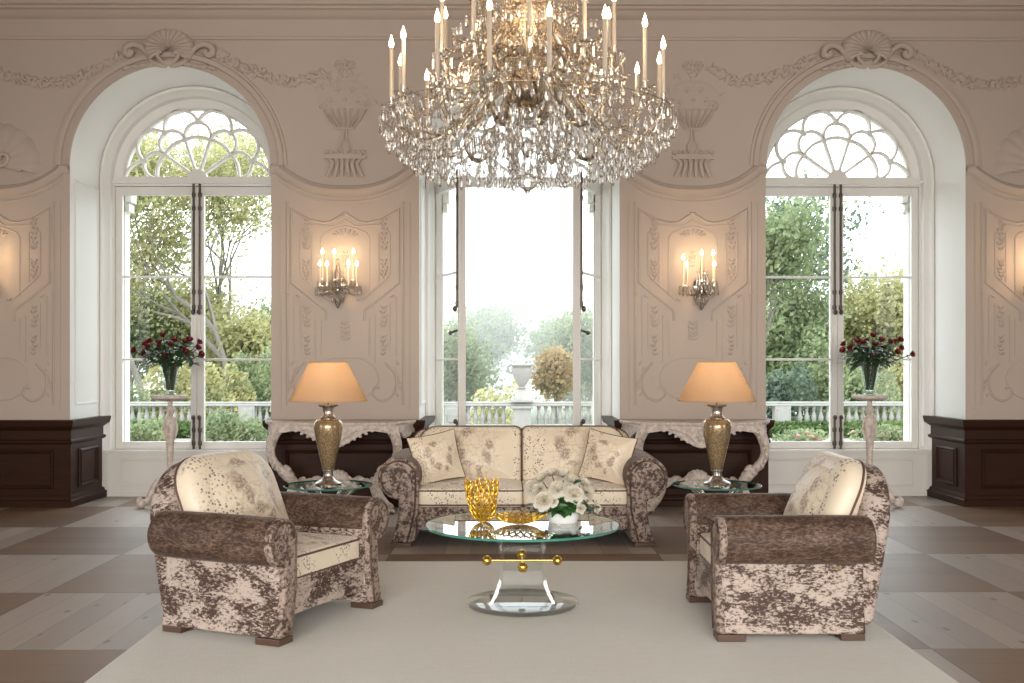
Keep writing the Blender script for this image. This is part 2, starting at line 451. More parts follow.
    def ell(s, c, r, n=10, m=6, rot=None):
        vs = []; fs = []
        q = Euler(rot).to_matrix() if rot else None
        for j in range(m + 1):
            t = -PI / 2 + PI * j / m
            for i in range(n):
                a = 2 * PI * i / n
                p = Vector((r[0] * math.cos(t) * math.cos(a), r[1] * math.cos(t) * math.sin(a), r[2] * math.sin(t)))
                if q: p = q @ p
                vs.append(p + Vector(c))
        for j in range(m):
            for i in range(n):
                fs.append((j * n + i, j * n + (i + 1) % n, (j + 1) * n + (i + 1) % n, (j + 1) * n + i))
        return s.add(vs, fs)
    def clampy(s, y=0.0):
        s.v = [(p[0], min(p[1], y), p[2]) for p in s.v]; return s
    def xform(s, mat, i0=0):
        for i in range(i0, len(s.v)): s.v[i] = tuple(mat @ Vector(s.v[i]))
        return s
    def build(s, name, mat, parent=None, smooth=40, bevel=0, seg=2, sub=0, label=None, weld=False):
        me = bpy.data.meshes.new(name)
        me.from_pydata(s.v, [], s.f)
        mats = mat if isinstance(mat, (list, tuple)) else [mat]
        for q in mats: me.materials.append(M[q] if isinstance(q, str) else q)
        if len(mats) > 1: me.polygons.foreach_set('material_index', s.m)
        import bmesh
        b = bmesh.new(); b.from_mesh(me)
        bmesh.ops.remove_doubles(b, verts=b.verts, dist=1e-5)
        if s.f and not weld: bmesh.ops.recalc_face_normals(b, faces=b.faces)
        b.to_mesh(me); b.free()
        if smooth:
            me.shade_smooth(); me.set_sharp_from_angle(angle=R(smooth))
        me.update()
        o = bpy.data.objects.new(name, me); COL.objects.link(o)
        if parent: o.parent = parent
        if bevel:
            bm_ = o.modifiers.new('bevel', 'BEVEL'); bm_.width = bevel; bm_.segments = seg; bm_.limit_method = 'ANGLE'; bm_.angle_limit = R(35)
        if sub:
            sm = o.modifiers.new('subsurf', 'SUBSURF'); sm.levels = sub; sm.render_levels = sub
        if label: o['label'] = label
        return o

def thing(name, label, cat, loc=(0, 0, 0), rz=0, group=None):
    o = bpy.data.objects.new(name, None); COL.objects.link(o); o.empty_display_size = .1
    o.location = loc; o.rotation_euler = (0, 0, rz); o['label'] = label; o['category'] = cat
    if group: o['group'] = group
    return o
def tag(o, label, cat, group=None, loc=None):
    o['label'] = label; o['category'] = cat
    if group: o['group'] = group
    if loc is not None: o.location = loc
    return o
def struct(o): o['kind'] = 'structure'; return o
def copy_tree(o, parent=None, lab=True):
    c = o.copy(); COL.objects.link(c)
    if parent: c.parent = parent
    for ch in list(o.children): copy_tree(ch, c)
    return c
def arc(cx, cz, r, a0, a1, n): return [(cx + r * math.cos(R(a0 + (a1 - a0) * i / n)), cz + r * math.sin(R(a0 + (a1 - a0) * i / n))) for i in range(n + 1)]
def spline(pts, n=8):
    """Catmull-Rom through the points"""
    P = [Vector(p) for p in pts]; out = []
    for i in range(len(P) - 1):
        p0 = P[i - 1] if i else P[0] * 2 - P[1]; p1, p2 = P[i], P[i + 1]; p3 = P[i + 2] if i + 2 < len(P) else P[-1] * 2 - P[-2]
        for k in range(n):
            t = k / n
            out.append(.5 * ((2 * p1) + (p2 - p0) * t + (2 * p0 - 5 * p1 + 4 * p2 - p3) * t * t + (3 * p1 - p0 - 3 * p2 + p3) * t ** 3))
    out.append(P[-1]); return out

# ------------------------------------------------------------------ room shell
YW, YG = 10.40, 11.33             # wall face, window plane
XL, XR, YB, ZC = -7.2, 7.5, -4.0, 5.30
SPR, RA = 3.275, .965             # springing height and radius of the niches
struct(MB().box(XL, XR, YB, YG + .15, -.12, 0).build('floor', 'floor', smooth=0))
struct(MB().box(XL, XR, YB, YW + .1, ZC, ZC + .1).build('ceiling', 'ceiling', smooth=0))
struct(MB().box(XL - .1, XL, YB, YW, 0, ZC).build('wall_left', 'plaster', smooth=0))
struct(MB().box(XR, XR + .1, YB, YW, 0, ZC).build('wall_right', 'plaster', smooth=0))
struct(MB().box(XL, XR, YB - .1, YB, 0, ZC).build('wall_back', 'plaster', smooth=0))

def front_wall():
    b = MB(); N = 40; ZT = ZC
    xs = [XL]
    for c in WINX: xs += [c - RA, c + RA]
    xs.append(XR)
    for k in range(0, len(xs), 2):           # piers
        b.cur = 0
        b.add([(xs[k], YW, 0), (xs[k + 1], YW, 0), (xs[k + 1], YW, ZT), (xs[k], YW, ZT)], [(0, 1, 2, 3)])
    for c in WINX:
        pts = [(c - RA, 0)] + [(c - RA * math.cos(PI * i / N), SPR + RA * math.sin(PI * i / N)) for i in range(N + 1)] + [(c + RA, 0)]
        b.cur = 0
        for i in range(1, N + 1):
            (x0, z0), (x1, z1) = pts[i], pts[i + 1]
            b.add([(x0, YW, z0), (x1, YW, z1), (x1, YW, ZT), (x0, YW, ZT)], [(0, 1, 2, 3)])
        b.cur = 1
        for i in range(len(pts) - 1):
            (x0, z0), (x1, z1) = pts[i], pts[i + 1]
            b.add([(x0, YW, z0), (x1, YW, z1), (x1, YG + .06, z1), (x0, YG + .06, z0)], [(3, 2, 1, 0)])
    o = b.build('wall_front', ['plaster', 'white_paint'], smooth=30, weld=True)
    for p in o.data.polygons:
        if p.material_index == 0: p.use_smooth = False
    return struct(o)
front_wall()
# masonry behind the piers, closing the wall towards the park
b = MB()
for x0, x1 in ((XL, WINX[0] - RA - .02), (WINX[0] + RA + .02, WINX[1] - RA - .02), (WINX[1] + RA + .02, WINX[2] - RA - .02), (WINX[2] + RA + .02, XR)):
    b.box(x0, x1, YW + .05, YG + .16, 0, ZC + .4)
for c in WINX: b.box(c - RA - .02, c + RA + .02, YW + .05, YG + .16, SPR + RA + .02, ZC + .4)
struct(b.build('wall_outer', 'stone', smooth=0))

ntrim = [0]
def trim(b, mat, **k):
    ntrim[0] += 1
    return struct(b.build('trim_%d' % ntrim[0], mat, **k))

# cornice and cove
prof = [(4.485, 0), (4.49, .018), (4.505, .022), (4.515, .035), (4.525, .04), (4.67, .045), (4.685, .075), (4.70, .10), (4.735, .125), (4.745, .16), (4.765, .165), (4.772, .20)]
for i in range(1, 9):
    t = i / 8 * PI / 2
    prof.append((4.775 + .50 * math.sin(t), .20 + .65 * (1 - math.cos(t))))
b = MB(); pts = [(YW - p, z) for z, p in prof] + [(YW, ZC), ]
b.loft([[(x, y, z) for y, z in pts] for x in (XL, XR)], closed_ring=False, cap=False)
trim(b, 'plaster', smooth=25)

# archivolts, stepped and tapering into the swagged string course
ARCH = [(-.0, 0), (-.0, .025), (.035, .028), (.055, .016), (.068, .016), (.076, .038), (.10, .046), (.122, .04), (.132, .018), (.152, .016), (.16, .0)]
SWAG = [(-.055, 0), (-.05, .02), (-.03, .03), (-.015, .05), (.01, .055), (.025, .035), (.035, .03), (.05, .012), (.055, 0)]
for c in WINX:
    pts = [(c - RA - .0, 3.28)] + arc(c, SPR, RA, 180, 0, 48) + [(c + RA, 3.28)]
    b = MB(); b.mould([(p[0], p[1]) for p in pts[1:-1]], ARCH, YW); trim(b, 'plaster', smooth=50)
def swag(xa, xb, drop=.20):
    pts = [(xa, 3.255), (xa + .075, 3.255)]
    n = 26
    for i in range(n + 1):
        t = i / n
        pts.append((xa + .09 + (xb - xa - .18) * t, 3.235 - drop * (1 - abs(2 * t - 1) ** 2.6)))
    pts += [(xb - .075, 3.255), (xb, 3.255)]
    b = MB(); b.mould(pts, SWAG, YW)
    b.mould([(x, z - .10) for x, z in pts[1:-1]], [(-.012, 0), (-.006, .008), (.006, .008), (.012, 0)], YW)
    trim(b, 'plaster', smooth=50)
PIERS = []
edges = [XL]
for c in WINX: edges += [c - RA, c + RA]
edges.append(XR)
swag(edges[1] - 1.43, edges[1]); swag(edges[2], edges[3]); swag(edges[4], edges[5]); swag(edges[6], edges[6] + 1.43)
PIERS = [edges[1] - .715, (edges[2] + edges[3]) / 2, (edges[4] + edges[5]) / 2, edges[6] + .715]

# low-relief panels on the four piers (frames, leaf drops, scrolls), u = metres from the pier's axis
K = YW / F
def pu(x): return (x / 2.844 + 260 - 346) * K            # crop pixels -> metres
def pz(y): return CAMZ - (y / 2.844 + 180 - HY) * K
LINE = [(-.013, 0), (-.009, .008), (.0, .013), (.009, .008), (.013, 0)]
THIN = [(-.008, 0), (-.005, .007), (.005, .007), (.008, 0)]
def pier_relief(c):
    b = MB()
    def L(pts, prof=LINE, mirror=True, closed=False):
        q = [(pu(x), pz(y)) for x, y in pts]
        b.mould([(c + u, z) for u, z in q], prof, YW, closed)
        if mirror: b.mould([(c - u, z) for u, z in q[::-1]], prof, YW, closed)
    cx = 245
    L([(80, 62), (80, 640)]); L([(62, 62), (62, 655)], THIN)
    # octagonal frame
    L([(cx, 96), (228, 104), (205, 119), (180, 122), (140, 112), (112, 96), (92, 84), (92, 292), (190, 372), (190, 400)])
    L([(cx, 112), (215, 132), (150, 128), (118, 150), (118, 268), (128, 280), (200, 345)], THIN)
    L([(cx, 132), (215, 138), (185, 150), (176, 165), (176, 330)], THIN)
    L([(150, 150), (150, 290)], THIN)
    L([(100, 330), (100, 500)], THIN); L([(160, 385), (160, 520)], THIN); L([(176, 395), (176, 500)], THIN); L([(118, 350), (118, 480)], THIN)
    # bottom cartouche
    sc = spline([(130, 520, 0), (100, 560, 0), (108, 610, 0), (140, 628, 0), (165, 610, 0), (160, 590, 0), (146, 592, 0)], 6)
    L([(p.x, p.y) for p in sc])
    sc = spline([(cx, 505, 0), (200, 508, 0), (165, 530, 0), (150, 565, 0), (165, 600, 0), (200, 622, 0), (cx, 628, 0)], 6)
    L([(p.x, p.y) for p in sc], THIN)
    # leaf drops
    def leafdrop(x0, y0, y1, n, s=1.0):
        for i in range(n):
            t = (i + .5) / n
            for sg in (-1, 1):
                xx = x0 + sg * 5 * s + 3 * math.sin(i * 2.1); yy = y0 + (y1 - y0) * t
                for m_ in (-1, 1):
                    b.ell((c + m_ * pu(xx), YW - .004, pz(yy)), (.011 * s, .014, .024 * s), 6, 4, (0, m_ * sg * .7, 0))
    leafdrop(135, 108, 200, 7); leafdrop(135, 225, 285, 6); leafdrop(135, 355, 420, 5); leafdrop(135, 440, 500, 5, .8)
    leafdrop(cx, 400, 455, 5, 1.2); leafdrop(cx, 200, 250, 4, .8)
    for i in range(7):                                    # little palmette over the sconce
        a = R(20 + i * 23.3)
        b.ell((c + .10 * math.cos(a), YW - .004, pz(162) + .05 * math.sin(a)), (.035, .014, .011), 6, 4, (0, -a, 0))
    for sg in (-1, 1):
        for x, y in ((112, 330), (80, 322), (205, 340)):
            b.ell((c + sg * pu(x), YW - .004, pz(y)), (.03, .012, .012), 6, 4, (0, .5 * sg, 0))
        for i in range(6):
            b.ell((c + sg * pu(95 + 8 * math.sin(i * 1.3)), YW - .004, pz(520 + i * 18)), (.012, .012, .028), 6, 4, (0, sg * .5, 0))
    b.ell((c, YW - .004, pz(94)), (.04, .014, .012), 8, 4)
    b.clampy(YW - .0005); trim(b, 'plaster', smooth=50)
for c in PIERS: pier_relief(c)

# ------------------------------------------------------------------ stucco ornaments (things on the wall)
def shell_bm(b, cx, cz, r, n=11, a0=-20, a1=200, depth=.09, y=YW, ribf=.05):
    """ribbed scallop with its hinge at (cx,cz)"""
    na, nr = n * 6, 8; vs = []; fs = []
    for j in range(nr + 1):
        t = j / nr
        for i in range(na + 1):
            s = i / na; a = R(a0 + (a1 - a0) * s)
            rib = abs(math.sin(PI * n * s))
            rr = r * t * (1 + ribf * rib * t)
            h = depth * (.25 + .75 * math.sin(PI * min(1, t * .62 + .12))) * (.88 + .12 * rib) if j < nr else 0
            vs.append((cx + rr * math.cos(a), y - h, cz + rr * math.sin(a)))
    for j in range(nr):
        for i in range(na): fs.append((j * (na + 1) + i, j * (na + 1) + i + 1, (j + 1) * (na + 1) + i + 1, (j + 1) * (na + 1) + i))
    b.add(vs, fs)
def spiral(cx, cz, r, turns, a0, sg, n=26, y=YW - .03):
    return [(cx + sg * r * (1 - .8 * i / n) * math.cos(a0 + turns * 2 * PI * i / n), y - .012 * i / n, cz + r * (1 - .8 * i / n) * math.sin(a0 + turns * 2 * PI * i / n)) for i in range(n + 1)]
ZA = SPR + RA
def cartouche(c, label):
    t = thing('stucco_shell_cartouche', label, 'wall ornament', (c, YW, ZA), 0, 'shell cartouches over the window niches')
    b = MB(); shell_bm(b, 0, 0, .245, 17, -42, 222, .11, 0, .03)
    b.v = [(x * 1.0, y, .15 + z * (.80 if z > 0 else .75)) for x, y, z in b.v]
    b.build('shell', 'plaster', t, 60)
    for sg in (-1, 1):
        b = MB()
        pts = [(sg * .19, -.05, .06), (sg * .25, -.055, .16), (sg * .32, -.055, .205)]
        pts = [tuple(p) for p in spline(pts, 5)] + [(sg * .36 + p[0], p[1], .14 + p[2]) for p in spiral(0, 0, .075, 1.1, PI / 2 + .2, -sg * -1 if sg > 0 else 1, 18, -.05)] if False else \
              [tuple(p) for p in spline([(sg * .17, -.04, .04), (sg * .25, -.05, .15), (sg * .33, -.05, .19), (sg * .40, -.05, .165), (sg * .415, -.05, .11), (sg * .38, -.055, .085), (sg * .355, -.06, .11), (sg * .375, -.065, .13)], 5)]
        b.tube(pts, [.022 + .012 * math.sin(PI * i / len(pts)) for i in range(len(pts))], 8)
        for i in range(5):
            b.ell((sg * (.10 + .075 * i), -.045, .015 - .012 * i), (.05, .03, .02), 8, 5, (0, sg * (.3 - .25 * (i % 2)), 0))
        b.clampy(-.001); b.build('scroll', 'plaster', t, 60)
    b = MB()
    for sg in (-1, 1):
        b.tube(spline([(0, -.07, -.01), (sg * .06, -.075, .02), (sg * .10, -.08, .07), (sg * .085, -.09, .11), (sg * .06, -.09, .09)], 5), .020, 8)
        b.tube(spline([(sg * .02, -.06, -.02), (sg * .10, -.07, -.01), (sg * .17, -.06, .03)], 5), .022, 8)
    b.ell((0, -.07, .01), (.06, .035, .035), 10, 6)
    b.build('acanthus', 'plaster', t, 60)
    return t
cartouche(WINX[0], 'ribbed plaster shell between scrolls, on the crown of the left window arch')
cartouche(WINX[2], 'ribbed plaster shell between scrolls, on the crown of the right window arch')

def wall_shell(c, label, sg):
    t = thing('stucco_wall_shell', label, 'wall ornament', (c, YW, 3.28), 0, 'big scallop reliefs on the outer piers')
    b = MB(); shell_bm(b, 0, 0, .40, 11, -12, 192, .055, 0); b.build('scallop', 'plaster', t, 60)
    b = MB()
    for q in (-1, 1):
        b.tube(spline([(q * .02, -.04, -.02), (q * .10, -.055, .0), (q * .13, -.06, .06), (q * .09, -.065, .10), (q * .05, -.065, .07), (q * .075, -.07, .05)], 6), .018, 8)
        b.tube(spline([(q * .10, -.03, -.02), (q * .22, -.03, -.05), (q * .30, -.03, .0)], 5), .016, 6)
    b.clampy(-.001); b.build('volute', 'plaster', t, 60)
wall_shell(PIERS[0] + .02, 'large plaster scallop relief at the left edge, outside the left arch', 1)
wall_shell(PIERS[3] - .02, 'large plaster scallop relief at the right edge, outside the right arch', -1)

def flower(b, x, y, z, r):
    for i in range(6):
        a = i * PI / 3
        b.ell((x + r * .6 * math.cos(a), y - .004, z + r * .6 * math.sin(a)), (r * .48, .012, r * .36), 7, 4, (0, -a, 0))
    b.ell((x, y - .012, z), (r * .3, .014, r * .3), 8, 5)
def basket(c, label):
    t = thing('stucco_flower_basket', label, 'wall ornament', (c, YW, 0), 0, 'flower basket reliefs on the inner piers')
    zz = lambda y: CAMZ - (y / 3.417 - HY) * K        # crop (260,0) rows
    b = MB()                                              # fluted tapering basket
    zt, zb = zz(372), zz(440)
    for i in range(7):
        s = (i - 3) / 3
        b.tube([(s * .20, -.008, zt), (s * .15, -.012, (zt + zb) / 2), (s * .075, -.008, zb)], [.020, .020, .014], 7, flat=.7)
    b.box(-.22, .22, -.02, 0, zt - .008, zt + .012); b.box(-.09, .09, -.02, 0, zb - .012, zb + .006)
    b.clampy(-.001); b.build('fluted_basket', 'plaster', t, 50)
    b = MB()
    for x, z, r in ((0, .085, .075), (-.13, .06, .06), (.12, .065, .06), (-.20, .02, .05), (.20, .03, .05), (-.06, .17, .05), (.07, .17, .05), ):
        flower(b, x, 0, zt + z, r)
    for i in range(40):
        a = rnd.uniform(0, PI); rr = rnd.uniform(.12, .30)
        b.ell((rr * 1.1 * math.cos(a), -.003, zt + .02 + rr * 1.2 * math.sin(a)), (.012, .010, .032), 6, 4, (0, rnd.uniform(-1, 1), 0))
    b.ell((0, 0, zt + .09), (.27, .014, .19), 20, 8)
    b.clampy(-.001); b.build('bouquet', 'plaster', t, 60)
    b = MB(); b.tube([(0, -.006, zt + .15), (0, -.006, zt + .48)], .010, 6)
    for x, z, r in ((0, .36, .06), (-.06, .42, .045), (.06, .42, .045)): flower(b, x, 0, zt + z, r)
    b.clampy(-.001); b.build('flower_spray', 'plaster', t, 60)
    b = MB()                                              # pedestal below
    z0, z1 = zz(605), zz(545)
    for i in range(6):
        s = (i - 2.5) / 2.5
        b.tube(spline([(s * .15, -.01, z1), (s * .12, -.03, (z0 + z1) / 2 + .03), (s * .17, -.01, z0)], 4), .020, 7)
    b.box(-.20, .20, -.035, 0, z1, z1 + .03); b.box(-.17, .17, -.03, 0, z1 + .03, z1 + .05)
    for s in (-1, 1):
        b.tube(spline([(s * .02, -.012, z1 + .05), (s * .05, -.018, z1 + .12), (s * .02, -.012, z1 + .19), (s * .01, -.01, zb)], 4), .012, 6)
        for i in range(3): b.ell((s * (.08 + .05 * i), -.01, z1 + .07), (.025, .014, .02), 7, 4)
    b.clampy(-.001); b.build('pedestal', 'plaster', t, 50)
basket(PIERS[1], 'plaster relief of a flower basket, between the left and middle windows')
basket(PIERS[2], 'plaster relief of a flower basket, between the middle and right windows')

def garland(name, pts, label):
    b = MB(); P = spline([(x, YW, z) for x, z in pts], 9)
    for p in P:
        for k in range(3):
            b.ell((p.x + rnd.uniform(-.03, .03), YW - .004, p.z + rnd.uniform(-.035, .035)), (.018, .026, .042), 6, 4, (0, rnd.uniform(-1.5, 1.5), 0))
    b.clampy(YW - .001); o = b.build(name, 'plaster', None, 60)
    tag(o, label, 'wall ornament', 'leaf garlands on the frieze')
zg = lambda y: CAMZ - (y - HY) * K
xg = lambda x: (x - VX) * K
garland('stucco_garland', [(xg(216), zg(52)), (xg(232), zg(62)), (xg(262), zg(74)), (xg(295), zg(82)), (xg(325), zg(74))], 'plaster leaf garland from the left arch cartouche towards the left basket relief')
garland('stucco_garland', [(xg(124), zg(55)), (xg(100), zg(68)), (xg(75), zg(80)), (xg(45), zg(84)), (xg(15), zg(78)), (xg(-20), zg(70))], 'plaster leaf garland hanging off the left arch towards the left edge')
garland('stucco_garland', [(xg(815), zg(58)), (xg(795), zg(68)), (xg(765), zg(78)), (xg(735), zg(80)), (xg(712), zg(68))], 'plaster leaf garland from the right arch cartouche towards the right basket relief')
garland('stucco_garland', [(xg(915), zg(55)), (xg(940), zg(68)), (xg(965), zg(80)), (xg(995), zg(84)), (xg(1035), zg(78))], 'plaster leaf garland hanging off the right arch towards the right edge')

# ------------------------------------------------------------------ wainscot on the piers, returning into the niches
WH = .835
WPROF = [(.0, .075), (.06, .075), (.075, .055), (.10, .05), (.115, .035), (.60, .035), (.615, .06), (.635, .065), (.65, .045), (.73, .045), (.745, .06), (.76, .08), (.77, .10), (.80, .11), (.82, .115), (.835, .115), (.835, 0)]
def wainscot(x0, x1, left_ret, right_ret):
    """runs along the pier from x0 to x1 and returns into the niche on the marked sides"""
    b = MB(); rings = []
    YR = YG - .13
    for z, p in WPROF:
        ring = []
        if left_ret: ring += [(x0 - p * .9, YR, z), (x0 - p * .55, YW - p * .8, z)]
        else: ring += [(x0, YW - p * .8, z)]
        if right_ret: ring += [(x1 + p * .55, YW - p * .8, z), (x1 + p * .9, YR, z)]
        else: ring += [(x1, YW - p * .8, z)]
        rings.append(ring)
    rings[-1] = [((x0 if i < len(rings[-1]) / 2 else x1), (YR if (q[1] > YW) else YW), WH) for i, q in enumerate(rings[-1])]
    b.loft(rings, closed_ring=False, cap=False)
    def panel(a, c_, wall):                       # raised frame
        fr = [(-.018, 0), (-.014, .012), (0, .022), (.012, .014), (.018, 0)]
        bb = MB(); bb.mould([(a, .19), (c_, .19), (c_, .53), (a, .53)], fr, 0, True)
        if wall == 'f': bb.xform(Matrix.Translation((0, YW - .028, 0)))
        elif wall == 'l': bb.xform(Matrix(((0, 1, 0, x0 - .027), (-1, 0, 0, 0), (0, 0, 1, 0), (0, 0, 0, 1))))
        else: bb.xform(Matrix(((0, -1, 0, x1 + .027), (1, 0, 0, 0), (0, 0, 1, 0), (0, 0, 0, 1))))
        b.add(bb.v, bb.f)
    w = x1 - x0; n = max(1, round(w / 1.3))
    for i in range(n): panel(x0 + w * i / n + .16, x0 + w * (i + 1) / n - .16, 'f')
    if left_ret: panel(-(YW + .60), -(YW + .17), 'l')
    if right_ret: panel(YW + .17, YW + .60, 'r')
    trim(b, 'dark_wood', smooth=30)
wainscot(XL, edges[1], False, True)
wainscot(edges[2], edges[3], True, True)
wainscot(edges[4], edges[5], True, True)
wainscot(edges[6], XR, True, False)

# reveal panels (shutter cases) in the white niches
for c in WINX:
    b = MB()
    fr = [(-.012, 0), (-.008, .010), (.004, .012), (.012, 0)]
    for sg in (-1, 1):
        bb = MB(); bb.mould([(YW + .13, .98), (YG - .22, .98), (YG - .22, 3.16), (YW + .13, 3.16)], fr, 0, True)
        if sg < 0: bb.xform(Matrix(((0, -1, 0, c - RA), (1, 0, 0, 0), (0, 0, 1, 0), (0, 0, 0, 1))))
        else: bb.xform(Matrix(((0, 1, 0, c + RA), (-1, 0, 0, 0), (0, 0, 1, 0), (0, 0, 0, 1))))
        b.add(bb.v, bb.f)
    trim(b, 'white_paint', smooth=30)

# ------------------------------------------------------------------ windows
HW, RG = .853, .757               # sash half width, fanlight radius
ZSILL, ZTR = .478, 3.225          # bottom of the sashes, underside of the transom
def ring_strip(b, c, r0, r1, y, zc=SPR, n=40, a0=0, a1=180):
    A = arc(c, zc, r0, a0, a1, n); B = arc(c, zc, r1, a0, a1, n)
    for i in range(n): b.add([(A[i][0], y, A[i][1]), (A[i + 1][0], y, A[i + 1][1]), (B[i + 1][0], y, B[i + 1][1]), (B[i][0], y, B[i][1])], [(0, 1, 2, 3)])
def window(idx, c, openl):
    w = bpy.data.objects.new('window_%d' % idx, None); COL.objects.link(w); w.location = (c, YG, 0); struct(w)
    ZF = 3.30
    b = MB()
    # arched outer frame with a stepped moulding towards the room
    prof = [(-.985, .02), (-.985, -.16), (-.955, -.19), (-.93, -.185), (-.915, -.15), (-.875, -.12), (-.86, -.06), (-.80, -.035), (-.775, -.035), (-.757, -.01), (-.757, .06)]
    jprof = [(-.985, .02), (-.985, -.16), (-.955, -.19), (-.93, -.185), (-.915, -.15), (-.875, -.12), (-.868, -.06), (-.853, -.05), (-.853, .06)]
    N = 44; rings = []
    for i in range(N + 1):
        a = PI * i / N
        rings.append([(-(-r) * math.cos(a), yy, ZF - .03 + (-r) * math.sin(a)) for r, yy in prof])
    b.loft(rings, closed_ring=False, cap=False)
    for sg in (-1, 1): b.loft([[(sg * -r, yy, z) for r, yy in jprof] for z in (0, ZF - .03)], closed_ring=False, cap=False)
    # transom
    b.box(-.87, .87, -.05, .06, ZTR, ZTR + .022); b.box(-.87, .87, -.075, .06, ZTR + .022, ZF); b.box(-.80, .80, -.06, .06, ZF - .005, ZF + .02)
    b.build('window_frame', 'window_paint', w, 35)
    # panel under the window
    b = MB(); b.box(-.975, .975, -.13, .06, 0, ZSILL - .02); b.box(-.975, .975, -.17, .06, ZSILL - .035, ZSILL)
    b.box(-.975, .975, -.15, .0, 0, .05)
    b.mould([(-.76, .11), (.76, .11), (.76, .38), (-.76, .38)], [(-.012, 0), (-.008, .012), (.008, .012), (.014, 0)], -.13, True)
    b.build('window_sill', 'window_paint', w, 30)
    # fanlight tracery: a rosette of scallops round a hub
    b = MB(); CZ = ZF + .012; G = RG
    def bar(pts, hw=.016):
        b.mould([(x, CZ + z) for x, z in pts], [(-hw, -.02), (-hw, .02), (-hw * .5, .035), (hw * .5, .035), (hw, .02), (hw, -.02)], 0)
        b.mould([(x, CZ + z) for x, z in pts], [(-hw, -.02), (hw, -.02)], 0)
    def pol(r, a): return (r * G * math.cos(R(a)), r * G * math.sin(R(a)))
    def arc3(p, q, m, n=12):
        (x1, y1), (x2, y2), (x3, y3) = p, m, q
        d = 2 * (x1 * (y2 - y3) + x2 * (y3 - y1) + x3 * (y1 - y2))
        ux = ((x1 * x1 + y1 * y1) * (y2 - y3) + (x2 * x2 + y2 * y2) * (y3 - y1) + (x3 * x3 + y3 * y3) * (y1 - y2)) / d
        uy = ((x1 * x1 + y1 * y1) * (x3 - x2) + (x2 * x2 + y2 * y2) * (x1 - x3) + (x3 * x3 + y3 * y3) * (x2 - x1)) / d
        r = math.hypot(x1 - ux, y1 - uy); a1 = math.atan2(y1 - uy, x1 - ux); a2 = math.atan2(y3 - uy, x3 - ux); am = math.atan2(y2 - uy, x2 - ux)
        da = (a2 - a1) % (2 * PI)
        if (am - a1) % (2 * PI) > da: da -= 2 * PI
        return [(ux + r * math.cos(a1 + da * i / n), uy + r * math.sin(a1 + da * i / n)) for i in range(n + 1)]
    for a in (36, 72, 108, 144): bar([pol(.11, a), pol(.56, a)])
    for a in (0, 36, 72, 108, 144):
        bar(arc3(pol(.56, a), pol(.56, a + 36), pol(.575, a + 18)))
        bar(arc3(pol(.56, a), pol(.56, a + 36), pol(.775, a + 18)))
    for a in (18, 54, 90, 126): bar(arc3(pol(.775, a), pol(.775, a + 36), pol(.975, a + 18)))
    bar(arc3(pol(.775, 18), pol(1.0, 2), pol(.93, 10))); bar(arc3(pol(.775, 162), pol(1.0, 178), pol(.93, 170)))
    for a in (0, 36, 72, 108, 144, 180): x, z = pol(.56, a); b.ell((x, -.02, CZ + z + (.01 if a in (0, 180) else 0)), (.028, .025, .028), 10, 6)
    for a in (18, 54, 90, 126, 162): x, z = pol(.765, a); b.ell((x, -.02, CZ + z), (.026, .022, .026), 10, 6)
    nn = 24
    hub = [(.100 * (1 + .06 * abs(math.sin(4.5 * PI * i / nn))) * math.cos(PI * i / nn), CZ - .01 + .095 * (1 + .06 * abs(math.sin(4.5 * PI * i / nn))) * math.sin(PI * i / nn)) for i in range(nn + 1)]
    b.prism(hub, 'y', -.045, .02)
    b.build('fanlight_tracery', 'window_paint', w, 40)
    b = MB(); pts = [(0, 0)] + [(RG * 1.01 * math.cos(PI * i / 40), RG * 1.01 * math.sin(PI * i / 40)) for i in range(41)]
    b.add([(x, .012, CZ + z) for x, z in pts], [tuple(range(len(pts)))]); b.build('fanlight_pane', 'pane', w, 0)
    # two casements, hinged at the jambs
    for sg in (-1, 1):
        W = HW - .004; zb, zt = ZSILL + .002, ZTR - .003
        b = MB()
        b.box(0, .071, -.03, .03, zb, zt); b.box(W - .066, W, -.03, .03, zb, zt)
        b.box(.07, W - .065, -.03, .03, zb, zb + .077); b.box(.07, W - .065, -.03, .03, zt - .09, zt)
        for z in (2.28, 1.416): b.box(.07, W - .065, -.022, .022, z - .011, z + .011)
        b.box(W - .035, W + .003, -.045, -.02, zb + .01, zt - .01)
        if sg > 0: b.v = [(-x, y, z) for x, y, z in b.v]
        cs = b.build('casement', 'window_paint', w, 0, .006, 2)
        cs.location = (sg * HW, 0, 0)
        cs.rotation_euler = (0, 0, sg * openl if openl else 0)
        g = MB(); x0, x1 = .06, W - .06
        if sg > 0: x0, x1 = -x1, -x0
        g.add([(x0, 0, zb + .07), (x1, 0, zb + .07), (x1, 0, zt - .08), (x0, 0, zt - .08)], [(0, 1, 2, 3)])
        g.build('pane', 'pane', cs, 0)
        # espagnolette: upper and lower bolts with guides and a knob
        e = MB(); xe = W - .028
        for z0, z1 in ((1.92, zt + .05), (zb + .0, zb + .33)):
            e.tube([(xe, -.052, z0), (xe, -.052, z1)], .013, 8)
            for z in ((z0 + .04, z0 + .20, z1 - .14, z1 - .28) if z1 > 2 else (z0 + .06, z0 + .20)):
                e.lathe([(.0, -.03), (.017, -.025), (.022, 0), (.017, .025), (.0, .03)], 8, (xe, -.05, z))
                e.box(xe - .018, xe + .018, -.05, -.02, z - .02, z + .02)
            if z1 > 2: e.ell((xe, -.075, z0 - .01), (.024, .024, .03), 8, 6)
            else: e.ell((xe, -.07, z1), (.022, .022, .026), 8, 6)
        if openl: e.tube([(xe, -.05, 1.70), (xe - .05, -.09, 1.68)], .012, 8); e.ell((xe - .06, -.10, 1.675), (.022, .022, .022), 8, 6)
        if sg > 0: e.v = [(-x, y, z) for x, y, z in e.v]
